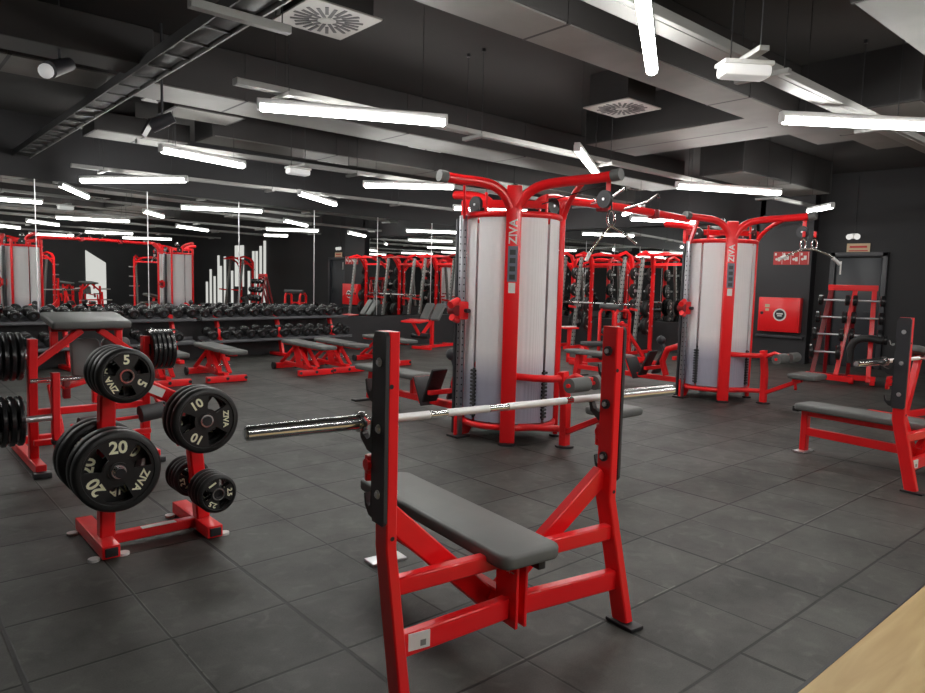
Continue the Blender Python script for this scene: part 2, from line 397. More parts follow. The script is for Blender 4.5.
# a low black duct rail on the pillar below the cabinet
m = MB(); m.box((PU-0.05, 4.86, 0.52), (0.10, 0.92, 0.05), bev=0.004); tag(m.build('wall_ledge', 'black_paint'), 'thin black shelf rail fixed to the pillar beneath the hose cabinet', 'rail')

# ---- what the big mirror shows of the far side of the room
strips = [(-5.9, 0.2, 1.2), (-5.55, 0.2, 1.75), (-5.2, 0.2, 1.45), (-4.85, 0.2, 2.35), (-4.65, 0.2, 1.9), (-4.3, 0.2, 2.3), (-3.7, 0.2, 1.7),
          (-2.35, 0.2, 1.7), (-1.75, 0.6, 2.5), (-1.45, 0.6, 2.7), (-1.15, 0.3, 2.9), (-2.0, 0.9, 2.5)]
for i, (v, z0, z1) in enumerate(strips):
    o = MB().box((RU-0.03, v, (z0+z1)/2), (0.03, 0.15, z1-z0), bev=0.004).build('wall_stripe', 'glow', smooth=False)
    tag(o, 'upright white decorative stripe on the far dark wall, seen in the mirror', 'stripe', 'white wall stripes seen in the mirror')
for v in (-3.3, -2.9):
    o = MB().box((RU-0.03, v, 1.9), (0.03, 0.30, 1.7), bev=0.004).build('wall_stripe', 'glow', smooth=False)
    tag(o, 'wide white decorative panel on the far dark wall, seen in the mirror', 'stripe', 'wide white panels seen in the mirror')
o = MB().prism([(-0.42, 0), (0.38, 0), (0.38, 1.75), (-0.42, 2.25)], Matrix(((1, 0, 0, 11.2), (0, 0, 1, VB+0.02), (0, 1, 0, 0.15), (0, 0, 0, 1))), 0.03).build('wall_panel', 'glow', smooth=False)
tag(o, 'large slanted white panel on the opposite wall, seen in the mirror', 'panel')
# ================================================================== CEILING EQUIPMENT
def tbox(name, X0, X1, Y0, Y1, z0, z1, mat, label, cat, group=None, bev=0.01):
    o = MB().box((0, 0, (z1-z0)/2), (X1-X0, Y1-Y0, z1-z0), bev=bev).build(name, mat, smooth=False)
    o.location = T((X0+X1)/2, (Y0+Y1)/2, z0); o.rotation_euler = (0, 0, -TH)
    return tag(o, label, cat, group)
def duct(X0, X1, Y0, Y1, z0, z1, label, panel=True, seams=3):
    """dark insulated duct whose underside carries lighter panels with seams"""
    r = thing('ceiling_duct', label, 'duct', T((X0+X1)/2, (Y0+Y1)/2, z0), -TH)
    MB().box((0, 0, (z1-z0)/2), (X1-X0, Y1-Y0, z1-z0), bev=0.01).build('duct_body', 'duct', r, smooth=False)
    if panel:
        L = (X1-X0)/seams
        m = MB()
        for i in range(seams): m.box((-(X1-X0)/2+L*(i+0.5), 0, -0.006), (L-0.03, (Y1-Y0)-0.02, 0.012))
        m.build('underside_panel', 'duct_light', r, smooth=False)
        for i in range(seams+1):
            MB().box((-(X1-X0)/2+min(max(L*i, 0.015), X1-X0-0.015), 0, (z1-z0)/2-0.006), (0.03, (Y1-Y0)+0.012, (z1-z0)+0.012)).build('joint_flange', 'duct', r, smooth=False)
    return r
duct(1.2, 9.0, 3.30, 3.74, 3.25, 3.74, 'long dark air duct with grey underside running over the middle of the gym')
duct(7.2, 8.3, 3.76, 5.9, 3.27, 3.74, 'short cross duct with pale grey underside above the second cable tower', True, 2)
duct(7.4, 9.6, 2.2, 3.28, 3.22, 3.74, 'stepped dark duct box with grey underside above the right-hand lamp', True, 2)
duct(4.75, 9.5, 0.45, 1.83, 3.25, 3.74, 'wide pale-bottomed duct crossing the top right corner of the view', True, 2)
duct(-1.0, 11.5, 7.10, 7.75, 3.27, 3.74, 'dark ceiling beam with lighter patches behind the nearest long lamp', True, 6)
duct(3.5, 12.5, 8.85, 9.45, 3.22, 3.74, 'slim dark duct with grey underside strips near the mirror wall', True, 5)
duct(-1.0, 1.95, 6.15, 6.55, 3.15, 3.45, 'dark hanging duct at the upper left beside the ladder tray', False)
duct(2.7, 3.5, 7.86, 8.4, 3.27, 3.5, 'small pale duct plate left of the long beam', True, 1)
duct(2.4, 3.6, 9.9, 10.5, 3.27, 3.5, 'narrow pale duct plate near the back left', True, 2)
duct(10.0, 13.2, 5.2, 5.9, 3.2, 3.74, 'dark duct over the far right of the gym', True, 2)
# swirl air diffusers
def diffuser():
    r = thing('air_diffuser', 'square swirl air diffuser', 'diffuser', (0, 0, 0), -TH)
    MB().box((0, 0, 0.008), (0.60, 0.60, 0.016), bev=0.004).build('face_plate', 'diffuser', r, smooth=False)
    m = MB()
    for k in range(24):
        a = 2*PI*k/24; ra, rb = (0.07, 0.245) if k % 2 else (0.13, 0.27)
        Rm = Matrix.Rotation(a, 3, 'Z')
        m.box(Rm @ Vector(((ra+rb)/2, 0, -0.001)), (rb-ra, 0.026, 0.006), Rm)
    m.build('slots', 'black', r, smooth=False)
    m = MB(); m.cyl((0, 0, -0.004), (0, 0, 0.0), 0.05, n=20); m.build('hub', 'diffuser', r)
    MB().box((0, 0, 0.19), (0.5, 0.5, 0.34)).build('plenum_box', 'duct', r, smooth=False)
    return r
df = diffuser()
dpos = [(2.774, 4.797, 'large square swirl diffuser at the top of the picture left of the hanging rods'),
        (6.417, 4.768, 'square swirl diffuser above the gap between the two cable towers'),
        (2.824, 8.117, 'square swirl diffuser beside the ladder tray on the left'),
        (2.714, 10.4, 'small distant swirl diffuser at the back left'),
        (6.448, 8.01, 'swirl diffuser just left of the first cable tower top'),
        (6.15, 10.117, 'far swirl diffuser behind the nearest long lamp'),
        (11.749, 8.143, 'far swirl diffuser above the crossover beam')]
for i, (X, Y, lab) in enumerate(dpos):
    o = df if i == 0 else dup(df)
    o.location = T(X, Y, 3.38); o['label'] = lab
# suspended trunking rails that carry the lamps
def rail(Y, X0, X1, z, w, h, label, mat='tray'):
    r = thing('lighting_rail', label, 'rail', T(X0, Y, z), -TH)
    L = X1-X0; m = MB(); m.box((L/2, 0, h/2), (L, w, h), bev=0.004); m.box((L/2, 0, -0.002), (L, w*0.55, 0.006))
    m.build('channel', mat, r, smooth=False)
    n = int(L/2.2); 
    for i in range(n+1):
        x = 0.4+i*(L-0.8)/max(1, n)
        m = MB(); m.box((x, 0, -0.02), (0.05, w+0.22, 0.035), bev=0.004)
        m.build('cross_bracket', mat, r, smooth=False)
        for s in (-1, 1):
            m = MB(); m.cyl((x, s*(w/2+0.07), 0), (x, s*(w/2+0.07), CH-z), 0.004, n=6); m.cyl((x, s*(w/2+0.07), CH-z-0.03), (x, s*(w/2+0.07), CH-z), 0.018, n=8)
            m.build('hanger_rod', 'black', r)
    return r
rail(2.42, 2.2, 14.2, 2.95, 0.17, 0.06, 'wide pale cable channel running from top centre to the right-hand lamp')
rail(5.37, 2.3, 13.6, 2.93, 0.09, 0.05, 'slim grey lighting rail over the first cable tower')
rail(8.55, 2.5, 13.2, 2.93, 0.08, 0.05, 'slim lighting rail nearer the mirror wall')
rail(11.2, 2.4, 11.0, 2.93, 0.07, 0.05, 'slim lighting rail closest to the mirror wall')
rail(-0.9, -2.0, 14.0, 2.93, 0.09, 0.05, 'lighting rail behind the viewpoint, seen only in the mirror')
rail(-4.2, -2.0, 12.5, 2.93, 0.09, 0.05, 'rearmost lighting rail, seen only in the mirror')
# ladder cable tray crossing on the left
r = thing('cable_tray', 'dark ladder cable tray running diagonally across the upper left', 'tray', T(1.95, 1.9, 3.12), -TH)
for s in (-1, 1):
    MB().box((s*0.11, 5.2, 0.03), (0.014, 10.4, 0.08)).build('side_rail', 'traydark' if s < 0 else 'tray', r, smooth=False)
for i in range(26): MB().box((0, 0.15+i*0.40, 0.005), (0.21, 0.03, 0.015)).build('rung', 'traydark', r, smooth=False)
MB().box((0, 5.2, 0.04), (0.19, 10.3, 0.05), bev=0.01).build('cables', 'traydark', r)
r = thing('lighting_rail', 'short dark channel piece hanging at the top left before the ladder tray', 'rail', T(1.50, 4.12, 2.95), -TH)
MB().box((0.31, 0, 0.03), (0.62, 0.06, 0.05), bev=0.004).build('channel', 'tray', r, smooth=False)
for s in (0.05, 0.57): MB().cyl((s, 0, 0.04), (s, 0, CH-2.95), 0.004, n=6).build('hanger_rod', 'black', r)
# linear lamps
def lamp(a, b, label, z=2.80, group=None):
    a = Vector((a[0], a[1])); b = Vector((b[0], b[1])); d = b-a; L = d.length
    r = thing('linear_lamp', label, 'lamp', ((a.x+b.x)/2, (a.y+b.y)/2, z), math.atan2(d.y, d.x), group)
    MB().box((0, 0, 0.055), (L, 0.06, 0.045), bev=0.006).build('housing', 'housing', r)
    m = MB(); m.lathe([(0, 0.001), (0, 0.037), (L-0.06, 0.037), (L-0.06, 0.001)], (-L/2+0.03, 0, 0.012), (L/2-0.03, 0, 0.012), 14)
    m.build('tube', 'lamp', r)
    for s in (-1, 1):
        MB().box((s*(L/2-0.013), 0, 0.022), (0.026, 0.072, 0.068), bev=0.006).build('end_cap', 'housing', r)
        MB().cyl((s*L*0.36, 0, 0.07), (s*L*0.36, 0, CH-z), 0.0025, n=6).build('suspension_wire', 'black', r)
    return r
LL = [((3.066, 5.141), (4.385, 4.294), 'nearest long lit tube lamp, bright white, left of centre'),
 ((3.43, 7.74), (4.58, 7.97), 'lit tube lamp hanging left of the nearest long lamp'),
 ((3.83, 11.35), (4.75, 9.85), 'lit tube lamp farthest left, close to the mirror wall'),
 ((6.504, 8.04), (7.379, 7.036), 'lit tube lamp just left of the first cable tower top'),
 ((5.992, 4.036), (7.532, 4.763), 'lit tube lamp seen almost end-on above the first tower arm'),
 ((5.903, 2.049), (7.0, 1.05), 'bright tube lamp at the right edge of the picture'),
 ((8.916, 4.396), (10.312, 3.502), 'lit tube lamp above the second cable tower'),
 ((3.0, 1.70), (4.135, 2.242), 'lit tube lamp pointing down from the top edge of the picture'),
 ((12.858, 3.901), (12.281, 3.356), 'short distant lit tube lamp above the lat bar of the second tower'),
 ((6.539, 9.702), (7.9, 10.55), 'distant lit tube lamp in the back middle, near the mirror')]
for a, b, lab in LL: lamp(a, b, lab)
RL = [((0.7, -0.5), (1.9, -1.2)), ((10.73, -3.97), (12.1, -2.8)), ((12.9, 9.45), (14.07, 10.34)), ((14.0, 6.39), (12.7, 7.21)),  # first lamp is added behind the viewpoint to brighten the bench fronts
      ((5.6, -0.9), (6.8, -1.9)), ((2.6, -1.2), (3.9, -0.4)), ((8.6, -1.6), (9.9, -0.9)), ((10.8, 5.9), (11.9, 6.9)),
      ((2.4, -4.6), (3.8, -4.0)), ((5.4, -4.6), (6.6, -5.5)), ((8.0, -5.4), (9.3, -4.7)), ((-1.6, 7.6), (-0.4, 8.4)), ((9.4, 9.0), (10.6, 8.2)), ((0.3, 8.6), (1.6, 7.9))]
for a, b in RL: lamp(a, b, 'white tube lamp over the outer gym, seen in the mirrors or added behind the viewpoint', group='tube lamps over the outer parts of the gym')
# emergency luminaires
def bulkhead(loc, rz, label, s=1.0):
    r = thing('emergency_light', label, 'light', loc, rz)
    MB().box((0, 0, 0.075*s), (0.34*s, 0.16*s, 0.03*s), bev=0.008).build('base', 'white', r)
    m = MB(); m.box((0, 0, 0.03*s), (0.33*s, 0.15*s, 0.09*s), bev=0.032*s, seg=2); m.build('diffuser_cover', 'opal', r)
    MB().box((0, 0, 0.105*s), (0.06, 0.5*s, 0.03), bev=0.004).build('bracket', 'tray', r)
    for q in (-1, 1): MB().cyl((0, q*0.2*s, 0.1), (0, q*0.2*s, CH-loc[2]), 0.004, n=6).build('hanger_rod', 'black', r)
    return r
m_, nt_, b_ = new_mat('opal_plastic'); b_.inputs['Base Color'].default_value = (0.8, 0.8, 0.78, 1); b_.inputs['Emission Color'].default_value = (1, 1, 1, 1); b_.inputs['Emission Strength'].default_value = 0.25; M['opal'] = m_
bulkhead((4.22, 1.69, 2.70), -TH-0.62, 'white emergency bulkhead light hanging beneath the wide channel at top right', 0.9)
bulkhead((5.1, 7.59, 2.75), -TH, 'small white emergency light hanging under the rail behind the nearest lamp', 0.9)
# spotlights / camera on stalks, left
def spot(loc, rz, label, lit):
    r = thing('track_spotlight', label, 'spotlight', loc, rz)
    m = MB(); m.tube([(0, 0, CH-loc[2]), (0, 0, 0.15), (0.0, 0, 0.10)], 0.012, 8); m.build('stalk', 'black_paint', r)
    m = MB(); m.cyl((0.10, 0, 0.12), (-0.10, 0, 0.02), 0.05, 0.065, 18); m.build('barrel', 'black_paint', r)
    if lit: MB().sphere((-0.13, 0, 0.0), 0.055, 14).build('glass_bulb', 'opal', r)
    else: m = MB(); m.box((-0.13, 0, 0.0), (0.02, 0.16, 0.16), Matrix.Rotation(0.5, 3, 'Y')); m.build('front_flap', 'black', r)
    return r
spot((1.92, 6.06, 2.95), 0.5, 'black stalk spotlight with a lit globe at the far upper left', True)
spot((2.95, 6.6, 2.80), -0.6, 'dark unlit spotlight beneath the ladder tray', False)
# ================================================================== OLYMPIC BENCH
def rounded_pad(m, c, d, rc, bev, rot=None):
    """upholstered pad: rounded plan corners and soft edges"""
    w, l, t = d; pts = []
    for cx, cy, a0 in ((w/2-rc, l/2-rc, 0), (-w/2+rc, l/2-rc, 90), (-w/2+rc, -l/2+rc, 180), (w/2-rc, -l/2+rc, 270)):
        for k in range(6):
            a = math.radians(a0+k*18); pts.append((cx+rc*math.cos(a), cy+rc*math.sin(a)))
    rings = []
    mt = Matrix.Translation(Vector(c)) @ (rot.to_4x4() if rot is not None else Matrix.Identity(4))
    for z, ins in ((-t/2, bev*0.8), (-t/2+bev*0.3, bev*0.25), (-t/2+bev, 0), (t/2-bev, 0), (t/2-bev*0.3, bev*0.25), (t/2, bev)):
        sx = (w-2*ins)/w; sy = (l-2*ins)/l
        rings.append([m.bm.verts.new(mt @ Vector((x*sx, y*sy, z))) for x, y in pts])
    n = len(pts)
    for r0, r1 in zip(rings, rings[1:]):
        for j in range(n): m.bm.faces.new((r0[j], r0[(j+1) % n], r1[(j+1) % n], r1[j]))
    m.bm.faces.new(rings[0][::-1]); m.bm.faces.new(rings[-1]); return m
def olympic_bench(loc, rz, label):
    r = thing('bench_press_bench', label, 'bench', loc, rz)
    PX = 0.545
    for s in (-1, 1):
        m = MB(); m.path([(s*PX, 0, 1.275), (s*PX, 0, 0.52), (s*(PX+0.004), -0.125, 0.012)], 0.042, 0.085, up=(0, 1, 0), bev=0.004)
        post = m.build('upright', 'red', r, angle=30)
        m = MB(); m.cyl((s*PX-0.012, -0.0455, 1.09), (s*PX-0.012, -0.0462, 1.09), 0.008, n=12); m.cyl((s*PX, -0.0465, 0.56), (s*PX, -0.047, 0.56), 0.008, n=12)
        m.build('hole_plug', 'black', post)
        # black wear plate outside with hook bracket toward the bench side
        xo = s*(PX+0.021+0.007)
        prof = [(-0.045, 0.62), (-0.035, 0.605), (0.040, 0.605), (0.052, 0.64), (0.052, 1.245), (0.035, 1.274), (-0.035, 1.274), (-0.045, 1.26)]
        Mt = Matrix(((0, 0, 1, xo-0.007), (1, 0, 0, 0), (0, 1, 0, 0), (0, 0, 0, 1)))
        pl = MB().prism(prof, Mt, 0.014).build('guard_plate', 'black_paint', r, smooth=False)
        m = MB()
        for z in (1.17, 0.94, 0.71):
            m.cyl((xo+s*0.006, 0.0, z), (xo+s*0.016, 0.0, z), 0.011, n=6); m.cyl((xo+s*0.005, 0.0, z), (xo+s*0.010, 0.0, z), 0.016, n=16)
        m.build('bolts', 'steel', pl)
        for z in (1.17, 0.94, 0.71):
            MB().cyl((s*(PX-0.021), 0.0, z), (s*(PX-0.031), 0.0, z), 0.021, n=18).build('bolt_washer', 'black', post)
            MB().cyl((s*(PX-0.031), 0.0, z), (s*(PX-0.039), 0.0, z), 0.011, n=6).build('bolt_head', 'steel', post)
        # three J hooks on the bench side
        for i, z in enumerate((1.07, 0.90, 0.66)):
            hk = [(0.045, -0.055), (0.085, -0.05), (0.135, -0.015), (0.150, 0.035), (0.138, 0.04), (0.118, 0.0), (0.085, -0.012), (0.062, 0.0), (0.058, 0.06), (0.045, 0.07)]
            if i != 1: hk = [(0.045+(a-0.045)*0.55, b*0.8) for a, b in hk]
            Mh = Matrix(((0, 0, 1, xo-0.008), (1, 0, 0, 0.0), (0, 1, 0, z), (0, 0, 0, 1)))
            MB().prism(hk, Mh, 0.022).build('bar_hook', 'black', r, smooth=False)
        m = MB(); m.cyl((xo-0.02, 0.07, 0.80), (xo+0.045, 0.07, 0.80), 0.022, n=10); m.box((xo+0.01, 0.075, 0.80), (0.05, 0.035, 0.07), bev=0.008)
        m.box((xo+0.01, 0.09, 0.76), (0.04, 0.02, 0.05), bev=0.006)
        m.build('safety_knob', 'red', r)
        MB().box((s*(PX+0.004), -0.135, 0.008), (0.075, 0.15, 0.016), bev=0.004).build('foot_plate', 'black', r)
        # crossbars towards the hub
        m = MB(); m.beam((s*(PX-0.01), -0.035, 0.385), (s*0.03, -0.03, 0.385), 0.045, 0.065); m.build('upper_crossbar', 'red', r)
        m = MB(); m.beam((s*(PX+0.0), -0.075, 0.185), (s*0.03, -0.04, 0.185), 0.045, 0.085); cb = m.build('lower_crossbar', 'red', r)
        if s < 0:
            m = MB(); m.box((-PX+0.085, -0.098, 0.195), (0.085, 0.003, 0.062), Matrix.Rotation(-0.07, 3, 'Z')); m.build('white_sticker', 'label', cb)
            m = MB(); m.box((-PX+0.10, -0.1005, 0.185), (0.022, 0.002, 0.022), Matrix.Rotation(-0.07, 3, 'Z')); m.build('sticker_mark', 'tray', cb)
        m = MB(); m.beam((s*(PX-0.01), 0.02, 0.63), (s*0.03, 0.10, 0.17), 0.085, 0.05, up=(0, 1, 0)); m.build('diagonal_brace', 'red', r)
    m = MB(); m.box((0.022, -0.035, 0.265), (0.014, 0.13, 0.30), bev=0.003); m.box((-0.022, -0.035, 0.265), (0.014, 0.13, 0.30), bev=0.003); m.box((0, -0.02, 0.27), (0.05, 0.07, 0.26), bev=0.003)
    hub = m.build('hub_gusset', 'red', r, smooth=False)
    # a small white maker's star on the hub
    m = MB()
    st = []
    for k in range(10):
        a = PI/2+k*PI/5; q = 0.016 if k % 2 == 0 else 0.0075; st.append((q*math.cos(a), q*math.sin(a)))
    m.prism(st, Matrix(((0, 0, -1, -0.030), (-1, 0, 0, -0.05), (0, 1, 0, 0.34), (0, 0, 0, 1))), 0.002)
    m.box((-0.031, -0.075, 0.335), (0.002, 0.02, 0.005)); m.build('maker_mark', 'label', hub, smooth=False)
    m = MB(); m.beam((0, -0.02, 0.355), (0, 1.02, 0.355), 0.05, 0.05); m.build('pad_rail', 'red', r)
    m = MB(); m.beam((0, -0.02, 0.19), (0, 1.0, 0.19), 0.05, 0.07); m.build('lower_spine', 'red', r)
    m = MB(); m.beam((0, 1.0, 0.38), (0, 1.0, 0.012), 0.06, 0.06, up=(0, 1, 0)); m.build('rear_leg', 'red', r)
    m = MB(); m.box((0, 1.0, 0.008), (0.20, 0.10, 0.016), bev=0.005); m.build('rear_foot', 'steel', r)
    m = MB(); rounded_pad(m, (0, 0.44, 0.419), (0.285, 1.22, 0.056), 0.045, 0.014); m.build('bench_pad', 'vinyl', r, angle=60)
    m = MB(); m.box((0.05, -0.13, 0.385), (0.035, 0.05, 0.05), bev=0.004); m.box((0.0, 1.06, 0.39), (0.16, 0.06, 0.05), bev=0.01); m.build('pad_bracket', 'black', r)
    return r
BRZ = -TH-math.radians(6.65)
olympic_bench(T(1.915, 1.881), BRZ, 'red olympic flat bench with grey pad and tall uprights in the centre foreground')
olympic_bench(T(6.33, 1.62), BRZ, 'red olympic flat bench with grey pad at the right edge of the picture')

def barbell(loc, rz, label, length=2.15):
    r = thing('barbell', label, 'barbell', loc, rz)
    Lh = length/2; sl = 0.42
    m = MB(); m.cyl((-Lh+sl, 0, 0), (Lh-sl, 0, 0), 0.0145, n=20); m.build('shaft', 'chrome', r)
    for a, b in ((-Lh+sl+0.05, -0.36), (-0.28, -0.08), (0.02, 0.34), (0.38, Lh-sl-0.08)): MB().cyl((a, 0, 0), (b, 0, 0), 0.0155, n=20).build('knurling', 'knurl', r)
    for s in (-1, 1):
        p = (s*(Lh-sl), 0, 0); q = (s*Lh, 0, 0)
        m = MB(); m.lathe([(0, 0.001), (0, 0.036), (0.012, 0.038), (0.024, 0.036), (0.024, 0.028), (0.034, 0.0265), (sl-0.004, 0.0255), (sl, 0.022), (sl, 0.001)], p, q, 28)
        sv = m.build('sleeve', 'chrome', r)
        m = MB(); m.cyl((s*(Lh-0.001), 0, 0), (s*(Lh+0.0015), 0, 0), 0.016, n=20); m.build('end_cap', 'steel', sv)
    return r
def bar_at(T0, T1, z, label):
    a = Vector(T(*T0)); b = Vector(T(*T1)); d = b-a
    return barbell(((a.x+b.x)/2, (a.y+b.y)/2, z), math.atan2(d.y, d.x), label, d.length)
bar_at((0.935, 2.110), (3.035, 1.878), 0.945, 'long chrome olympic barbell resting empty on the centre foreground bench')
# ================================================================== PLATE TREE AND PLATES
def make_plate(R, th, txt, brand, first, label, tsize, cat='weight plate', group=None, dash=False):
    """rubber plate with three grip openings; its face looks along local -y, its centre is the origin"""
    r = thing('weight_plate', label, cat, (0, 0, 0), 0, group)
    # tread / outer ring
    w = R*0.17; m = MB()
    m.lathe([(-th/2, R-w), (-th/2, R-0.016), (-th/2+0.006, R-0.006), (-th/2+0.016, R), (th/2-0.016, R), (th/2-0.006, R-0.006), (th/2, R-0.016), (th/2, R-w), (th/2-0.012, R-w-0.006), (-th/2+0.012, R-w-0.006), (-th/2, R-w)],
            (0, 0, 0), (0, 1, 0), 56)
    m.build('outer_ring', 'rubber', r)
    # web with three openings
    N = 72; rin = R*0.18; r1 = R*0.36; r2 = R*0.76; r3 = R-w+0.004; t = th*0.22; yo = -th/2+0.006+t/2
    m = MB()
    def ring(rad, y): return [m.bm.verts.new((rad*math.cos(2*PI*k/N), y, rad*math.sin(2*PI*k/N))) for k in range(N)]
    rads = [rin, r1, r2, r3]; F = [ring(q, yo-t/2) for q in rads]; B = [ring(q, yo+t/2) for q in rads]
    def opened(k):
        a = (math.degrees(2*PI*(k+0.5)/N)-first) % 120
        return 33 < a < 87
    for j in range(3):
        for k in range(N):
            if j == 1 and opened(k): continue
            k2 = (k+1) % N
            m.bm.faces.new((F[j][k], F[j][k2], F[j+1][k2], F[j+1][k])); m.bm.faces.new((B[j][k], B[j+1][k], B[j+1][k2], B[j][k2]))
    for k in range(N):
        k2 = (k+1) % N
        if opened(k):
            m.bm.faces.new((F[1][k], B[1][k], B[1][k2], F[1][k2])); m.bm.faces.new((F[2][k], F[2][k2], B[2][k2], B[2][k]))
            if not opened((k-1) % N): m.bm.faces.new((F[1][k], F[2][k], B[2][k], B[1][k]))
            if not opened(k2): m.bm.faces.new((F[1][k2], B[1][k2], B[2][k2], F[2][k2]))
    for k in range(N):
        k2 = (k+1) % N; m.bm.faces.new((F[0][k], B[0][k], B[0][k2], F[0][k2]))
    m.build('web', 'cast', r, angle=35)
    hr = 0.034
    m = MB(); m.lathe([(-th/2-0.002, 0.026), (-th/2-0.002, hr), (th/2, hr), (th/2, 0.026), (-th/2-0.002, 0.026)], (0, 0, 0), (0, 1, 0), 32); m.build('hub_ring', 'chrome', r)
    m = MB(); m.lathe([(-th/2+0.002, hr-0.002), (-th/2+0.001, R*0.20+0.006), (th/2-0.01, R*0.22+0.006), (th/2-0.01, hr-0.002), (-th/2+0.002, hr-0.002)], (0, 0, 0), (0, 1, 0), 32); m.build('hub_boss', 'cast', r)
    rt = (r1+r2)/2+R*0.02; yf = yo-t/2-0.0012
    items = [txt, txt, brand] if not isinstance(txt, tuple) else list(txt)
    for i, tx in enumerate(items):
        a = math.radians(first + (0, 120, 240)[i]) if txt else 0
        if tx is None: continue
        sz = tsize if tx != brand else tsize*0.62
        c = Vector((rt*math.cos(a), yf, rt*math.sin(a)))
        if tx == '-':
            m = MB(); u = Vector((math.cos(a), 0, math.sin(a))); m.box(c, (R*0.42, 0.002, R*0.09), Matrix.Rotation(-(a-PI/2), 3, 'Y')); m.build('lettering', 'cream', r); continue
        Mt = Matrix.Translation(c) @ Matrix.Rotation(-(a-PI/2), 4, 'Y') @ Matrix.Rotation(PI/2, 4, 'X')
        text_mesh(tx, sz, 'lettering', 'cream', r, Mt, 0.0008, sz*0.03)
    return r
# -- the tree
tr = thing('plate_tree', 'red weight plate tree in the left foreground loaded with black plates', 'rack', T(0.0, 0.0), -TH)
def P(m, name, mat='red', par=tr, **k): return m.build(name, mat, par, **k)
P(MB().box((0.935, 3.99, 0.045), (0.085, 0.56, 0.065), bev=0.004), 'left_foot')
P(MB().box((1.455, 3.96, 0.045), (0.085, 0.56, 0.065), bev=0.004), 'right_foot')
cr = P(MB().beam((0.95, 3.90, 0.05), (1.45, 3.90, 0.05), 0.055, 0.055), 'cross_member')
P(MB().box((1.22, 3.885, 0.0795), (0.18, 0.04, 0.003)), 'white_label', 'label', cr)
for x, y in ((0.935, 3.70), (1.455, 3.67)):
    P(MB().box((x, y+0.006, 0.045), (0.06, 0.012, 0.045), bev=0.003), 'end_cap', 'black')
for x, y in ((0.865, 3.76), (0.865, 4.22), (1.005, 3.76), (1.385, 4.2), (1.525, 3.73)):
    P(MB().cyl((x, y, 0.0), (x, y, 0.014), 0.028, n=14), 'levelling_foot', 'white')
P(MB().path([(0.955, 3.885, 0.08), (0.97, 3.885, 0.80), (1.0, 3.885, 0.97)], 0.075, 0.075, up=(0, 1, 0)), 'main_post')
P(MB().path([(1.455, 3.88, 0.08), (1.435, 3.88, 0.30), (1.39, 3.88, 0.74)], 0.075, 0.07, up=(0, 1, 0)), 'side_post')
br = P(MB().beam((1.0, 3.88, 0.935), (1.40, 3.88, 0.73), 0.06, 0.075), 'sloping_arm')
P(MB().box((1.20, 3.8455, 0.832), (0.10, 0.003, 0.045), Matrix.Rotation(math.atan2(0.205, 0.40), 3, 'Y')), 'arm_label', 'label', br)
pegs = [(0.985, 0.955), (0.955, 0.475), (1.385, 0.685), (1.435, 0.285)]
for x, z in pegs:
    pg = P(MB().cyl((x, 3.60, z), (x, 4.22, z), 0.0245, n=20), 'storage_peg', 'chrome')
    P(MB().cyl((x, 3.594, z), (x, 3.601, z), 0.0245, n=20), 'peg_cap', 'black', pg)
# -- plates, front ones first (facing the camera)
def put(o, X, Y, z, rot=0.0):
    o.location = T(X, Y, z); o.rotation_euler = (0, rot, -TH); return o
p20 = put(make_plate(0.205, 0.072, '20', 'ZIVA', 90, 'large black 20 plate, frontmost at lower left of the plate tree', 0.085), 0.955, 3.66, 0.475)
put(dup(p20, label='large black 20 plate directly behind the frontmost 20, before the red post'), 0.955, 3.742, 0.475, 0.75)
put(dup(p20, label='large black 20 plate behind the red post of the plate tree'), 0.955, 3.96, 0.475, 0.3)
put(dup(p20, label='rearmost large black 20 plate on the plate tree'), 0.955, 4.035, 0.475, 1.2)
p5 = put(make_plate(0.134, 0.066, ('5', 'ZIVA', '5'), 'ZIVA', 90, 'black 5 plate at the top of the plate tree, facing the viewer', 0.062), 0.985, 3.60, 0.955)
put(dup(p5, label='second black 5 plate on the top peg, just behind the front one'), 0.985, 3.668, 0.955, 0.4)
put(dup(p5, label='third black 5 plate on the top peg, just before the red post'), 0.985, 3.736, 0.955, 0.9)
put(dup(p5, label='fourth black 5 plate on the top peg, against the red post'), 0.985, 3.804, 0.955, 0.4)
p10 = put(make_plate(0.176, 0.056, '10', 'ZIVA', 120, 'black 10 plate at the right of the plate tree, facing the viewer', 0.066), 1.385, 3.63, 0.685)
put(dup(p10, label='second black 10 plate, directly behind the front 10'), 1.385, 3.695, 0.685, 0.15)
put(dup(p10, label='black 10 plate right behind the front pair on the side post'), 1.385, 3.76, 0.685, 0.6)
p2 = put(make_plate(0.106, 0.040, ('2.5', '-', '2.5'), 'ZIVA', 0, 'small black 2.5 plate on the lowest peg, facing the viewer', 0.036), 1.435, 3.60, 0.285)
for i, (y, lb) in enumerate(((3.646, 'second small black plate on the lowest peg, touching the front one'), (3.692, 'third small black plate on the lowest peg'), (3.738, 'fourth small black plate, right before the side post'),
                             (3.96, 'small black plate right behind the side post on the lowest peg'), (4.006, 'small black plate second behind the side post'), (4.052, 'small black plate third behind the side post'), (4.10, 'rearmost small black plate on the lowest peg'))):
    put(dup(p2, label=lb), 1.435, y, 0.285, 0.3*i)
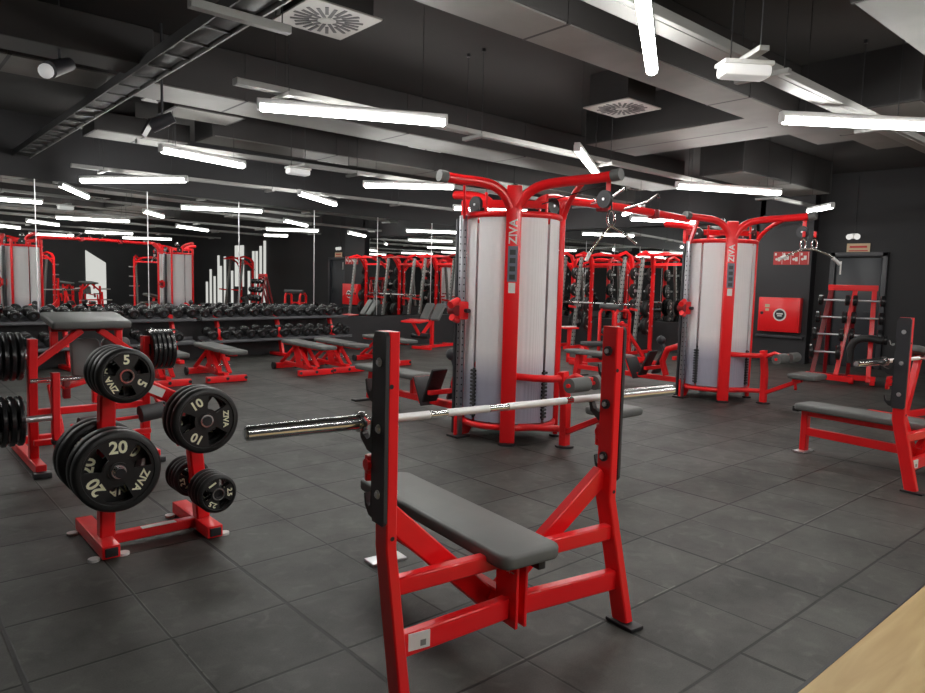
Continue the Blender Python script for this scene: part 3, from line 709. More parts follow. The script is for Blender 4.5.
# ================================================================== MULTI-STATION CABLE TOWERS
# local frame = tile axes; origin below the centre of the square core, half side 0.31
def cable_tower(loc, label, last):
    r = thing('cable_tower', label, 'exercise machine', loc, -TH)
    h = 0.325; TOP = 2.06
    corners = [(-h, -h), (h, -h), (h, h), (-h, h)]
    for i, (x, y) in enumerate(corners):
        d = Vector((x, y, 0)).normalized(); a = math.atan2(y, x)
        w, t = (0.135, 0.075) if i == 0 else (0.05, 0.05)
        m = MB(); top = 2.30 if i == 0 else TOP+0.03
        c = m.box((x, y, top/2+0.01), (t, w, top-0.02), Matrix.Rotation(a, 3, 'Z'), 0.012)
        col = m.build('column', 'red', r)
        m = MB(); m.cyl((x, y, 0), (x, y, 0.02), 0.085 if i == 0 else 0.055, n=24); m.build('foot', 'black', col)
        if i == 0:
            # maker's lettering, exercise chart and little label on the front column
            Rf = Matrix.Rotation(a-PI/2+PI, 4, 'Z')     # local -y looks outwards
            base = Matrix.Translation(Vector((x, y, 0))) @ Matrix.Rotation(a+PI/2, 4, 'Z')
            def on(z): return base @ Matrix.Translation(Vector((0, -t/2-0.0015, z))) @ Matrix.Rotation(PI/2, 4, 'X')
            text_mesh('ZIVA', 0.10, 'lettering', 'label', col, on(1.90) @ Matrix.Rotation(PI/2, 4, 'Z'), 0.001, 0.002)
            m = MB(); m.bm.verts.ensure_lookup_table(); m.box((0, 0, 0), (0.085, 0.31, 0.004)); bmesh.ops.transform(m.bm, matrix=on(1.62), verts=m.bm.verts); m.build('exercise_chart', 'blue_grey', col, smooth=False)
            for k in range(4):
                m = MB(); m.box((0.0, -0.115+0.072*k, 0.003), (0.05, 0.045, 0.003))
                bmesh.ops.transform(m.bm, matrix=on(1.62), verts=m.bm.verts); m.build('chart_figure', 'traydark', col, smooth=False)
            m = MB(); m.box((0, 0, 0), (0.06, 0.09, 0.004)); bmesh.ops.transform(m.bm, matrix=on(1.41), verts=m.bm.verts); m.build('small_label', 'label', col, smooth=False)
    # four sides: curved frosted shrouds with a slot, rails top and bottom, weight stack and cable
    for k in range(4):
        A = Matrix.Rotation(k*PI/2, 4, 'Z')     # side that faces -y
        def curve(t): # t -1..1 across the side
            return Vector((t*(h-0.03), -h+0.01-0.135*(1-t*t), 0))
        for s in (-1, 1):
            m = MB(); n = 12; pts = []
            for i in range(n+1):
                t = s*(0.055+0.93*i/n); pts.append(curve(t))
            lo, hi, th = 0.19, TOP-0.02, 0.008
            vin = [[m.bm.verts.new(A @ Vector((p.x, p.y+dy, z))) for p in pts] for dy in (0, th) for z in (lo, hi)]
            o0, o1, i0, i1 = vin
            for j in range(n):
                m.bm.faces.new((o0[j], o0[j+1], o1[j+1], o1[j])); m.bm.faces.new((i0[j], i1[j], i1[j+1], i0[j+1]))
                m.bm.faces.new((o1[j], o1[j+1], i1[j+1], i1[j])); m.bm.faces.new((o0[j], i0[j], i0[j+1], o0[j+1]))
            m.bm.faces.new((o0[0], o1[0], i1[0], i0[0])); m.bm.faces.new((o0[n], i0[n], i1[n], o1[n]))
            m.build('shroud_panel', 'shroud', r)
        for z, rr in ((0.15, 0.028), (TOP, 0.028)):
            m = MB(); m.tube([A @ (curve(-1.1+2.2*i/14)+Vector((0, 0.0, z))) for i in range(15)], rr, 10); m.build('curved_rail', 'red', r)
        m = MB(); q = 14
        for i in range(q): m.box(A @ Vector((0, -h+0.03, 0.24+i*0.034)), (0.16 if k % 2 == 0 else 0.08, 0.08 if k % 2 == 0 else 0.16, 0.028), bev=0.003, seg=1)
        m.build('weight_stack', 'stack', r)
        m = MB()
        m.box(A @ Vector((0, -h-0.118, 0.44)), (0.026, 0.026, 0.46))
        for i in range(13): m.cyl(A @ Vector((-0.030, -h-0.134, 0.24+i*0.034)), A @ Vector((0.030, -h-0.134, 0.24+i*0.034)), 0.012, n=8)
        m.build('selector_pins', 'black', r)
        m = MB(); m.cyl(A @ Vector((0, -h-0.02, 0.6)), A @ Vector((0, -h-0.02, TOP)), 0.006, n=6); m.build('lift_cable', 'cable', r)
        for s in (-1, 1):
            m = MB(); m.cyl(A @ Vector((s*0.07, -h+0.02, 0.15)), A @ Vector((s*0.07, -h+0.02, TOP)), 0.012, n=10); m.build('guide_rod', 'chrome', r)
        # pulley wheels under the top arms
        for s in ((1,) if k in (0, 2) else (-1,)):
            c = A @ Vector((s*0.12, -h-0.05, TOP+0.10)); d = A.to_3x3() @ Vector((0, 0.016, 0))
            m = MB(); m.cyl(c-d, c+d, 0.075, n=24); pu = m.build('pulley_wheel', 'black', r)
            m = MB(); m.cyl(c-d*1.4, c+d*1.4, 0.012, n=10); m.build('axle', 'steel', pu)
        m = MB(); m.beam(A @ Vector((0.03, -h-0.06, TOP)), A @ Vector((0.03, -h-0.06, TOP+0.2)), 0.03, 0.02, up=(0, 1, 0.01)); m.build('pulley_bracket', 'red', r)
    # inner floor of the frame
    m = MB(); m.box((0, 0, 0.12), (0.60, 0.60, 0.03)); m.build('stack_base', 'red_dark', r)
    # top: centre cross and curved arms springing from the front column
    m = MB(); m.beam((-h, -h, 2.19), (h, h, 2.19), 0.06, 0.07); m.build('top_cross_beam', 'red', r)
    m = MB(); m.beam((h, -h, 2.19), (-h, h, 2.19), 0.06, 0.07); m.build('top_cross_beam', 'red', r)
    for (x, y) in corners[1:]:
        m = MB(); m.beam((x, y, TOP), (x, y, 2.22), 0.055, 0.055, up=(0, 1, 0)); m.build('corner_riser', 'red', r)
    def arm(p0, p1, p2, p3, name='top_arm', rad=0.043):
        P0, P1, P2, P3 = map(Vector, (p0, p1, p2, p3)); pts = []
        for i in range(15):
            t = i/14; pts.append(P0*(1-t)**3+P1*3*t*(1-t)**2+P2*3*t*t*(1-t)+P3*t**3)
        m = MB(); m.tube(pts, rad, 14); return m.build(name, 'red', r)
    # lat pulldown arm (towards -y)
    a1 = arm((-h+0.02, -h-0.02, 2.10), (-h+0.1, -h-0.10, 2.38), (-0.10, -0.62, 2.30), (0.0, -1.13, 2.345))
    m = MB(); m.cyl((-0.002, -1.12, 2.345), (0.006, -1.20, 2.352), 0.05, n=18); m.build('grey_end_cap', 'vinyl', a1)
    # gusset panel under the arm
    arm((h, -h, 2.06), (h-0.02, -h-0.08, 2.22), (0.15, -0.60, 2.27), (0.0, -0.80, 2.31), 'arm_stay', 0.026)
    # cable-column arm (towards -x)
    a2 = arm((-h-0.02, -h+0.02, 2.10), (-h-0.08, -h+0.08, 2.38), (-0.60, -0.12, 2.30), (-0.86, -0.03, 2.34))
    m = MB(); m.cyl((-0.855, -0.03, 2.34), (-0.93, -0.02, 2.345), 0.05, n=18); m.build('grey_end_cap', 'vinyl', a2)
    m = MB(); m.beam((-0.66, -0.04, 2.31), (-0.47, 0.17, 2.05), 0.02, 0.09, up=(0, 0, 1)); m.build('gusset', 'red', r)
    arm((0.3, 0.0, 2.20), (0.4, 0.0, 2.30), (0.5, 0, 2.30), (0.62, 0, 2.30))
    arm((0.0, 0.3, 2.20), (0.0, 0.4, 2.30), (0, 0.6, 2.32), (0, 0.85, 2.34))
    for q in ((-h, -h), ):
        m = MB(); m.lathe([(0, 0.001), (0, 0.062), (0.035, 0.060), (0.075, 0.035), (0.085, 0.001)], (0.02, 0.02, 2.30), (0.02, 0.02, 2.4), 24); m.build('silver_dome_cap', 'chrome', r)
    # lat pulley with hanger at the arm tip
    pc = Vector((-0.01, -1.06, 2.16))
    m = MB(); m.cyl(pc-Vector((0.018, 0, 0)), pc+Vector((0.018, 0, 0)), 0.072, n=28); lp = m.build('lat_pulley', 'black_paint', r)
    m = MB(); m.cyl(pc-Vector((0.026, 0, 0)), pc+Vector((0.026, 0, 0)), 0.012, n=10); m.build('axle', 'steel', lp)
    m = MB(); m.beam((0.03, -1.06, 2.34), (0.03, -1.06, 2.10), 0.05, 0.012, up=(1, 0, 0)); m.build('pulley_yoke', 'red', r)
    m = MB(); m.tube([(-0.01, -1.13, 2.20), (-0.01, -1.132, 2.06)], 0.006, 8); m.tube([(-0.01, -1.06, 2.275), (-0.05, -0.60, 2.20), (-0.05, -0.40, 2.16)], 0.005, 6); m.build('lat_cable', 'cable', r)
    # adjustable column on the -x side
    xp, yp = -0.46, 0.19
    m = MB(); m.box((xp, yp, 1.04), (0.055, 0.055, 2.04), bev=0.008); cc = m.build('pulley_column', 'col_steel', r)
    m = MB()
    for i in range(28): m.cyl((xp-0.030, yp, 0.25+i*0.062), (xp-0.027, yp, 0.25+i*0.062), 0.008, n=10); m.cyl((xp+0.0, yp-0.030, 0.25+i*0.062), (xp+0.0, yp-0.027, 0.25+i*0.062), 0.008, n=10)
    m.build('adjustment_holes', 'black', cc)
    m = MB(); m.box((xp, yp+0.055, 1.03), (0.06, 0.03, 2.0), bev=0.004); m.build('column_backing', 'black_paint', r)
    m = MB(); m.prism([(-0.05, -0.10), (0.12, -0.10), (0.20, 0.0), (0.20, 0.12), (-0.05, 0.12)], Matrix(((1, 0, 0, xp+0.0), (0, 0, 1, yp-0.01), (0, 1, 0, 0.12), (0, 0, 0, 1))), 0.02); m.build('base_gusset', 'red', r)
    m = MB(); m.box((xp, yp, 0.01), (0.16, 0.16, 0.02), bev=0.004); m.build('foot', 'black', r)
    m = MB(); m.box((xp-0.01, yp, 1.19), (0.12, 0.12, 0.17), bev=0.02); m.cyl((xp-0.05, yp-0.01, 1.28), (xp-0.16, yp-0.03, 1.24), 0.035, n=14); m.cyl((xp-0.05, yp-0.01, 1.10), (xp-0.14, yp-0.03, 1.13), 0.032, n=14)
    ca = m.build('sliding_carriage', 'red', r)
    m = MB(); m.cyl((xp-0.09, yp-0.05, 1.19), (xp-0.09, yp+0.04, 1.19), 0.048, n=20); m.build('carriage_pulley', 'red_dark', ca)
    m = MB(); m.cyl((xp, yp-0.06, 1.19), (xp, yp-0.11, 1.19), 0.02, n=12); m.build('pull_pin', 'black', ca)
    # ---- lat pulldown seat (towards -y)
    st = []
    m = MB(); m.path([(0.05, -0.68, 0.02), (0.045, -0.68, 0.40), (0.02, -0.66, 0.68)], 0.085, 0.07, up=(0, 1, 0)); po = m.build('seat_post', 'red', r)
    m = MB(); m.cyl((0.05, -0.68, 0), (0.05, -0.68, 0.018), 0.085, n=20); m.build('foot', 'black', po)
    m = MB(); m.tube([(-0.27, -0.33, 0.62), (-0.2, -0.52, 0.62), (-0.1, -0.63, 0.62), (0.02, -0.66, 0.62)], 0.032, 10); m.build('connecting_arm', 'red', r)
    m = MB(); m.tube([(-0.22, -0.36, 0.16), (0.05, -0.66, 0.16)], 0.03, 10); m.build('lower_link', 'red', r)
    m = MB(); m.beam((0.05, -0.70, 0.14), (0.05, -1.15, 0.36), 0.05, 0.05); m.build('seat_strut', 'red', r)
    m = MB(); rounded_pad(m, (0.04, -1.21, 0.415), (0.40, 0.34, 0.065), 0.05, 0.02); m.build('seat_pad', 'vinyl', r, angle=60)
    m = MB(); m.tube([(0.02, -0.68, 0.60), (0.03, -0.80, 0.66), (0.04, -0.93, 0.62)], 0.025, 10); m.cyl((0.04, -0.93, 0.60), (0.04, -0.93, 0.66), 0.04, n=12); m.build('roller_arm', 'red', r)
    for s in (-1, 1):
        m = MB(); m.cyl((0.04+s*0.05, -0.95, 0.61), (0.04+s*0.28, -0.95, 0.61), 0.062, n=22); m.build('knee_roller', 'vinyl', r)
    m = MB(); m.cyl((-0.26, -0.95, 0.61), (0.34, -0.95, 0.61), 0.018, n=12); m.build('roller_axle', 'red', r)
    m = MB(); m.box((0.07, -1.06, 0.36), (0.06, 0.06, 0.12), bev=0.01); m.cyl((0.07, -1.06, 0.32), (0.0, -1.10, 0.24), 0.018, n=10); m.build('seat_adjuster', 'red', r)
    # ---- low row station (towards +y)
    m = MB(); m.beam((0, 0.40, 0.16), (0, 2.35, 0.16), 0.07, 0.07); m.build('row_beam', 'red', r)
    m = MB()
    m.tube([(0.0, 0.36, 0.62), (-0.02, 0.52, 0.64), (-0.02, 0.70, 0.58), (-0.01, 0.78, 0.40), (0, 0.72, 0.20)], 0.045, 12); m.build('curved_row_tube', 'red', r)
    for s in (-1, 1):
        m = MB(); m.box((s*0.17, 0.92, 0.37), (0.20, 0.035, 0.40), Matrix.Rotation(0.45, 3, 'X'), 0.012); m.build('foot_plate', 'black', r)
    m = MB(); m.beam((-0.26, 0.90, 0.30), (0.26, 0.90, 0.30), 0.05, 0.05); m.build('foot_plate_bar', 'red', r)
    m = MB(); m.beam((0, 1.50, 0.14), (0, 1.50, 0.36), 0.06, 0.06, up=(0, 1, 0)); m.build('seat_leg', 'red', r); m = MB(); m.beam((0, 2.35, 0.02), (0, 2.30, 0.36), 0.09, 0.09, up=(0, 1, 0)); m.build('seat_leg', 'red', r)
    m = MB(); m.box((-0.02, 1.26, 0.27), (0.24, 0.05, 0.30), Matrix.Rotation(-0.45, 3, 'X'), 0.01); m.build('seat_end_bracket', 'red', r); m = MB(); m.box((-0.02, 1.235, 0.262), (0.27, 0.02, 0.33), Matrix.Rotation(-0.45, 3, 'X'), 0.008); m.build('bracket_rubber', 'black', r)
    m = MB(); rounded_pad(m, (0, 1.93, 0.40), (0.30, 1.18, 0.06), 0.05, 0.018); m.build('row_seat_pad', 'vinyl', r, angle=60)
    m = MB(); m.box((0, 2.35, 0.012), (0.5, 0.1, 0.024), bev=0.005); m.build('foot', 'black', r)
    m = MB(); m.sphere((-0.04, 0.80, 0.70), 0.065, 16); m.cyl((-0.04, 0.80, 0.70), (-0.03, 0.74, 0.56), 0.03, n=12); m.build('grip_ball', 'black_paint', r)
    return r
C1 = (4.715, 4.685); C2 = (8.705, 4.775)
t1 = cable_tower(T(*C1), 'tall red and frosted-grey cable tower nearer the viewer, left of the pair', False)
t2 = cable_tower(T(*C2), 'tall red and frosted-grey cable tower farther away, right of the pair', True)
# crossover beam with pull-up handles joining the towers
cb = thing('crossover_beam', 'long red crossover beam with chrome pull-up handles joining the two cable towers', 'beam', T(C1[0], C1[1]+0.03, 2.30), -TH+0.02)
Lb = C2[0]-C1[0]
m = MB(); m.tube([(0.62+i*(Lb-1.45)/12, 0, -0.00+0.02*math.sin(PI*i/12)) for i in range(13)], 0.042, 14); bm_ = m.build('beam', 'red', cb)
for x in (1.15, 1.75):
    for s in (-1, 1):
        m = MB(); m.tube([(x, 0, 0.0), (x+0.02, s*0.12, 0.02), (x+0.05, s*0.30, 0.07), (x+0.05, s*0.42, 0.14), (x+0.04, s*0.44, 0.10)], 0.016, 10); m.build('pull_up_handle', 'chrome', cb)
for x in (1.4, 2.4):
    m = MB(); m.box((x, 0, 0.0), (0.10, 0.10, 0.11), bev=0.01); m.build('joint_sleeve', 'red_dark', cb)
# handles hanging from the towers
def carab(parent, p):
    m = MB(); m.tube([(p[0]+0.030*math.sin(2*PI*i/14), p[1], p[2]-0.05+0.065*math.cos(2*PI*i/14)) for i in range(14)], 0.009, 8, closed=True); return m.build('carabiner', 'chrome', parent)
h1 = thing('pulldown_bar', 'chrome triangle pull-down handle hanging on a carabiner from the first tower arm', 'handle', T(C1[0]-0.01, C1[1]-1.13, 2.02), -0.82)
carab(h1, (0, 0, 0.03))
m = MB(); m.tube([(-0.17, 0.0, -0.32), (-0.10, 0, -0.20), (0, 0, -0.08), (0.10, 0, -0.13), (0.22, 0.0, -0.22)], 0.013, 10); m.build('bent_bar', 'chrome', h1)
m = MB(); m.cyl((-0.16, 0, -0.30), (-0.19, 0, -0.37), 0.016, n=12); m.build('grip', 'knurl', h1)
h2 = thing('lat_bar', 'wide chrome lat pulldown bar hanging from two carabiners on the second tower arm', 'handle', T(C2[0]-0.01, C2[1]-1.13, 2.04), -0.9)
carab(h2, (-0.055, 0, 0.02)); carab(h2, (0.075, 0, 0.02))
m = MB(); m.tube([(-0.30, 0, -0.20), (-0.24, 0, -0.17), (-0.06, 0, -0.085), (0.08, 0, -0.085), (0.26, 0, -0.15), (0.38, 0, -0.25)], 0.015, 12); m.build('bar', 'chrome', h2)
m = MB(); m.cyl((-0.31, 0, -0.205), (-0.25, 0, -0.175), 0.021, n=12); m.build('grip', 'knurl', h2); m = MB(); m.cyl((0.39, 0, -0.258), (0.30, 0, -0.183), 0.021, n=12); m.build('grip', 'knurl', h2)
for s in (-0.55, 0.75): m = MB(); m.box((s*0.10, 0, 0.09), (0.03, 0.03, 0.07), bev=0.006); m.build('red_swivel', 'red', h2)
# ================================================================== OTHER BENCHES AND MACHINES
def adjustable_bench(loc, rz, label):
    r = thing('adjustable_bench', label, 'bench', loc, rz)
    m = MB(); m.box((0, 0, 0.05), (0.56, 0.075, 0.085), bev=0.006); ft = m.build('front_foot', 'red', r)
    for x in (-0.26, 0.0, 0.26): MB().cyl((x, -0.045, 0.055), (x, -0.036, 0.055), 0.022, n=12).build('foot_bolt', 'black', ft)
    MB().beam((0, 0, 0.10), (0, 1.05, 0.10), 0.07, 0.06).build('base_beam', 'red', r)
    MB().box((0, 1.05, 0.05), (0.34, 0.07, 0.085), bev=0.006).build('rear_foot', 'red', r)
    for s in (-1, 1):
        MB().beam((s*0.07, 0.05, 0.12), (s*0.07, 0.38, 0.40), 0.03, 0.06, up=(1, 0, 0)).build('front_strut', 'red', r)
        MB().beam((s*0.09, 0.92, 0.12), (s*0.07, 0.52, 0.39), 0.03, 0.06, up=(1, 0, 0)).build('rear_strut', 'red', r)
        MB().prism([(0.30, 0.12), (0.50, 0.12), (0.62, 0.40), (0.38, 0.42)], Matrix(((0, 0, 1, s*0.05-0.006), (1, 0, 0, 0), (0, 1, 0, 0), (0, 0, 0, 1))), 0.012).build('ladder_plate', 'red', r, smooth=False)
        MB().cyl((s*0.18, 0.98, 0.06), (s*0.21, 0.98, 0.06), 0.06, n=18).build('wheel', 'black', r)
    MB().cyl((-0.13, 0.20, 0.22), (0.13, 0.20, 0.22), 0.018, n=10).build('pivot_bolt', 'chrome', r)
    MB().beam((0, -0.30, 0.405), (0, 0.95, 0.415), 0.06, 0.04).build('pad_rail', 'red', r)
    m = MB(); rounded_pad(m, (0, -0.24, 0.445), (0.27, 0.34, 0.055), 0.04, 0.014); m.build('seat_pad', 'vinyl', r, angle=60)
    m = MB(); rounded_pad(m, (0, 0.40, 0.455), (0.29, 0.90, 0.055), 0.04, 0.014, Matrix.Rotation(0.015, 3, 'X')); m.build('back_pad', 'vinyl', r, angle=60)
    return r
ab = adjustable_bench(T(5.20, 9.25), -TH, 'red adjustable bench, first of the middle pair left of the centre post')
for X, Y, lab, dz in ((5.80, 9.30, 'red adjustable bench just right of the first middle one, before the dumbbell rack', 0.0), (6.95, 9.60, 'red adjustable bench partly hidden behind the foreground upright', 0.03),
                  (3.83, 9.25, 'lone red adjustable bench standing clear between the plate tree and the middle benches', 0.0), (3.05, 9.22, 'red adjustable bench mostly hidden behind the plate-loaded machine', 0.0)):
    dup(ab, T(X, Y), -TH+dz, lab)

# decline / back bench near the mirror wall
bb = thing('back_extension_bench', 'red bench with two steep grey hip pads close to the mirror wall', 'bench', T(9.35, 11.75), 0.15)
MB().beam((-0.25, 0, 0.05), (0.95, 0, 0.05), 0.07, 0.06).build('base_beam', 'red', bb)
MB().box((0.95, 0, 0.04), (0.07, 0.6, 0.06), bev=0.006).build('rear_foot', 'red', bb)
MB().box((-0.25, 0, 0.04), (0.07, 0.5, 0.06), bev=0.006).build('front_foot', 'red', bb)
MB().beam((0.10, 0, 0.06), (0.10, 0, 0.62), 0.07, 0.07, up=(1, 0, 0)).build('upright', 'red', bb)
MB().beam((-0.30, 0, 0.28), (0.15, 0, 0.66), 0.05, 0.07).build('sloping_arm', 'red', bb)
MB().beam((-0.60, 0, 0.62), (-0.30, 0, 0.28), 0.05, 0.06).build('front_arm', 'red', bb)
for s in (-1, 1):
    m = MB(); rounded_pad(m, (0.12, s*0.14, 0.80), (0.42, 0.22, 0.07), 0.03, 0.015, Matrix.Rotation(-0.95, 3, 'Y')); m.build('hip_pad', 'vinyl', bb, angle=60)
MB().box((-0.50, 0, 0.62), (0.34, 0.50, 0.04), Matrix.Rotation(-0.1, 3, 'Y'), 0.01).build('step_plate', 'red', bb)
MB().cyl((-0.30, -0.22, 0.30), (-0.30, 0.22, 0.30), 0.06, n=18).build('ankle_roller', 'black', bb)

# ---- plate-loaded machine behind the plate tree
def iron_plate(R, th, label, group=None):
    """edge-on machine plate, axis along local x"""
    r = thing('iron_plate', label, 'weight plate', (0, 0, 0), 0, group)
    m = MB(); m.lathe([(-th/2, 0.026), (-th/2, R*0.35), (-th/2+0.008, R*0.4), (-th/2+0.008, R*0.82), (-th/2, R*0.87), (-th/2, R-0.008), (-th/2+0.008, R), (th/2-0.008, R), (th/2, R-0.008), (th/2, R*0.87), (th/2-0.008, R*0.82), (th/2-0.008, R*0.4), (th/2, R*0.35), (th/2, 0.026), (-th/2, 0.026)], (0, 0, 0), (1, 0, 0), 40)
    m.build('disc', 'head', r)
    m = MB(); m.lathe([(-th/2-0.002, 0.025), (-th/2-0.002, 0.036), (th/2+0.002, 0.036), (th/2+0.002, 0.025), (-th/2-0.002, 0.025)], (0, 0, 0), (1, 0, 0), 24); m.build('hub', 'steel', r)
    return r
def glute_machine(loc, rz, label, lite=False):
    r = thing('plate_loaded_machine', label, 'exercise machine', loc, rz)
    X0, X1 = -0.42, 0.36
    for x in (X0, X1):
        MB().path([(x, 0.02, 0.05), (x, 0.0, 0.60), (x+0.01, 0.0, 0.96)], 0.06, 0.075, up=(0, 1, 0)).build('upright', 'red', r)
        MB().beam((x, -0.25, 0.05), (x, 0.85, 0.05), 0.07, 0.07).build('side_foot', 'red', r)
        MB().box((x, -0.27, 0.02), (0.11, 0.08, 0.04), bev=0.006).build('foot_cap', 'black', r)
    for s, x in ((1, X0), (-1, X1)):
        MB().beam((x, 0, 0.76), (x+s*0.33, 0.0, 1.02), 0.05, 0.06, up=(0, 1, 0)).build('slanting_brace', 'red', r)
    MB().beam((X0, 0.8, 0.06), (X1, 0.8, 0.06), 0.07, 0.06).build('rear_foot', 'red', r)
    MB().beam((X0, 0.0, 0.42), (X1, 0.0, 0.42), 0.06, 0.05).build('cross_tube', 'red', r)
    MB().beam((X0-0.02, -0.12, 0.22), (X1, -0.12, 0.22), 0.05, 0.04).build('lower_bar', 'red', r)
    for x in (-0.25, 0.2): MB().beam((x, 0.12, 0.84), (x, 0.12, 1.02), 0.05, 0.05, up=(0, 1, 0)).build('pad_post', 'red', r)
    MB().beam((-0.28, 0.10, 1.025), (0.22, 0.10, 1.025), 0.10, 0.04).build('pad_frame', 'red_dark', r)
    m = MB(); rounded_pad(m, (-0.03, 0.12, 1.085), (0.54, 0.46, 0.055), 0.025, 0.014, Matrix.Rotation(0.12, 3, 'X')); m.build('top_pad', 'vinyl', r, angle=60)
    for x in (-0.03, 0.195):
        m = MB(); rounded_pad(m, (x, 0.16, 0.79), (0.205, 0.30, 0.06), 0.04, 0.015, Matrix.Rotation(PI/2-0.15, 3, 'X')); m.build('upright_pad', 'vinyl', r, angle=60)
    MB().beam((0.05, 0.22, 0.42), (0.05, 0.22, 0.92), 0.05, 0.05, up=(0, 1, 0)).build('pad_column', 'red', r)
    MB().box((-0.10, 0.02, 0.62), (0.26, 0.10, 0.03), Matrix.Rotation(-0.25, 3, 'Y'), 0.006).build('linkage', 'red', r)
    MB().box((-0.20, 0.0, 0.58), (0.05, 0.06, 0.14), bev=0.008).build('bearing_block', 'red_dark', r)
    MB().cyl((X0-0.02, -0.04, 0.66), (X0+0.30, -0.04, 0.66), 0.02, n=12).build('pivot_shaft', 'chrome', r)
    # inner swinging arms
    MB().path([(-0.32, -0.26, 0.74), (-0.33, -0.28, 0.32), (-0.30, -0.30, 0.06)], 0.05, 0.07, up=(0, 1, 0)).build('lever_arm', 'red', r)
    MB().box((-0.325, -0.285, 0.25), (0.062, 0.08, 0.03), bev=0.004).build('arm_collar', 'black', r)
    MB().cyl((-0.30, -0.28, 0.43), (-0.72, -0.28, 0.42), 0.024, n=16).build('loading_peg', 'steel', r)
    MB().path([(X0+0.12, 0.0, 0.62), (X0+0.15, -0.1, 0.30), (X0+0.12, -0.2, 0.12)], 0.05, 0.05, up=(0, 1, 0)).build('inner_arm', 'red', r)
    MB().beam((0.32, -0.02, 0.76), (0.55, -0.25, 0.10), 0.05, 0.06, up=(0, 1, 0)).build('right_arm', 'red', r)
    MB().cyl((0.26, -0.2, 0.37), (0.52, -0.18, 0.40), 0.065, n=22).build('leg_roller', 'vinyl_dark', r)
    MB().cyl((-0.14, -0.1, 0.31), (0.08, -0.08, 0.32), 0.062, n=22).build('leg_roller', 'vinyl_dark', r)
    MB().cyl((-0.20, -0.1, 0.315), (0.52, -0.18, 0.36), 0.014, n=10).build('roller_axle', 'red', r)
    for x, z, d in ((X0-0.03, 0.84, -1), (X1+0.03, 0.87, 1)):
        MB().cyl((x, 0.0, z), (x+d*(0.40 if d < 0 else 0.18), 0.0, z), 0.024, n=16).build('storage_peg', 'steel', r)
    return r
MT = (1.38, 5.82)
glute_machine(T(*MT), -TH, 'red plate-loaded machine with a grey top pad behind the plate tree at left')
pl = iron_plate(0.165, 0.036, 'x')
def machine_plate(dx, dy, z, sc, label):
    global first_ip
    o = pl if first_ip else dup(pl)
    first_ip = False
    o.location = T(MT[0]+dx, MT[1]+dy, z); o.rotation_euler = (0, 0, -TH); o.scale = (1, sc, sc); o['label'] = label
first_ip = True
for i in range(5): machine_plate(-0.50-0.045*i, 0, 0.84, 1.05, ['black plate nearest the left upright, upper peg of the machine', 'second black plate out on the upper left peg', 'third black plate out on the upper left peg', 'fourth black plate out on the upper left peg', 'outermost black plate on the upper left peg, at the picture edge'][i])
for i in range(4): machine_plate(-0.55-0.05*i, -0.28, 0.425, 1.05, ['black plate innermost on the low lever peg at the left edge', 'second black plate on the low lever peg', 'third black plate on the low lever peg', 'outermost black plate on the low lever peg, cut by the picture edge'][i])
for i in range(5): machine_plate(0.40+0.036*i, 0, 0.85, 0.98, ['black plate innermost on the right storage peg of the machine', 'second black plate on the right storage peg', 'middle black plate on the right storage peg', 'fourth black plate on the right storage peg', 'outermost black plate on the right storage peg, above the adjustable bench'][i])

# ---- seated machine in the gap between the towers
sm = thing('seated_leg_machine', 'red seated machine with tall side hoops and top roller in the gap between the towers', 'exercise machine', T(10.35, 7.85), -TH-0.3)
MB().beam((-0.55, 0, 0.10), (0.95, 0, 0.10), 0.08, 0.07).build('base_beam', 'red', sm)
MB().box((-0.55, 0, 0.05), (0.08, 0.5, 0.08), bev=0.006).build('front_foot', 'red', sm)
MB().box((0.95, 0, 0.05), (0.08, 0.6, 0.08), bev=0.006).build('rear_foot', 'red', sm)
MB().beam((-0.50, 0, 0.06), (-0.42, 0, 0.34), 0.14, 0.12, up=(1, 0, 0)).build('pad_post', 'red', sm)
m = MB(); rounded_pad(m, (-0.20, 0, 0.40), (0.50, 0.30, 0.075), 0.05, 0.02); m.build('seat_pad', 'vinyl_dark', sm, angle=60)
for s in (-1, 1):
    MB().tube([(0.05, s*0.24, 0.10), (0.05, s*0.24, 0.95), (0.10, s*0.24, 1.02), (0.30, s*0.24, 1.02), (0.36, s*0.24, 0.95), (0.36, s*0.24, 0.10)], 0.032, 10).build('side_hoop', 'red', sm)
    MB().beam((0.05, s*0.24, 0.55), (0.36, s*0.24, 0.55), 0.04, 0.04).build('hoop_bar', 'red', sm)
MB().beam((0.36, -0.24, 0.75), (0.36, 0.24, 0.75), 0.04, 0.05).build('back_bar', 'red', sm)
MB().cyl((0.12, -0.30, 1.07), (0.12, 0.30, 1.07), 0.055, n=20).build('arm_roller', 'vinyl_dark', sm)
MB().cyl((0.08, -0.12, 0.62), (0.08, 0.12, 0.62), 0.07, n=20).build('thigh_roller', 'vinyl_dark', sm)
MB().beam((0.36, 0, 0.8), (0.90, 0, 0.14), 0.06, 0.06, up=(0, 1, 0)).build('rear_brace', 'red', sm)
MB().box((-0.50, 0.42, 0.66), (0.30, 0.22, 0.03), bev=0.006).build('side_shelf', 'red', sm)
MB().box((-0.50, 0.42, 0.685), (0.24, 0.14, 0.014), bev=0.003).build('shelf_paper', 'label', sm)
MB().beam((-0.50, 0.42, 0.02), (-0.50, 0.42, 0.65), 0.05, 0.05, up=(1, 0, 0)).build('shelf_post', 'red', sm)
MB().beam((-0.50, 0.0, 0.10), (-0.50, 0.42, 0.10), 0.05, 0.05).build('shelf_base', 'red', sm)
MB().cyl((-0.1, -0.16, 0.16), (-0.1, 0.16, 0.16), 0.05, n=16).build('ankle_roller', 'black', sm)

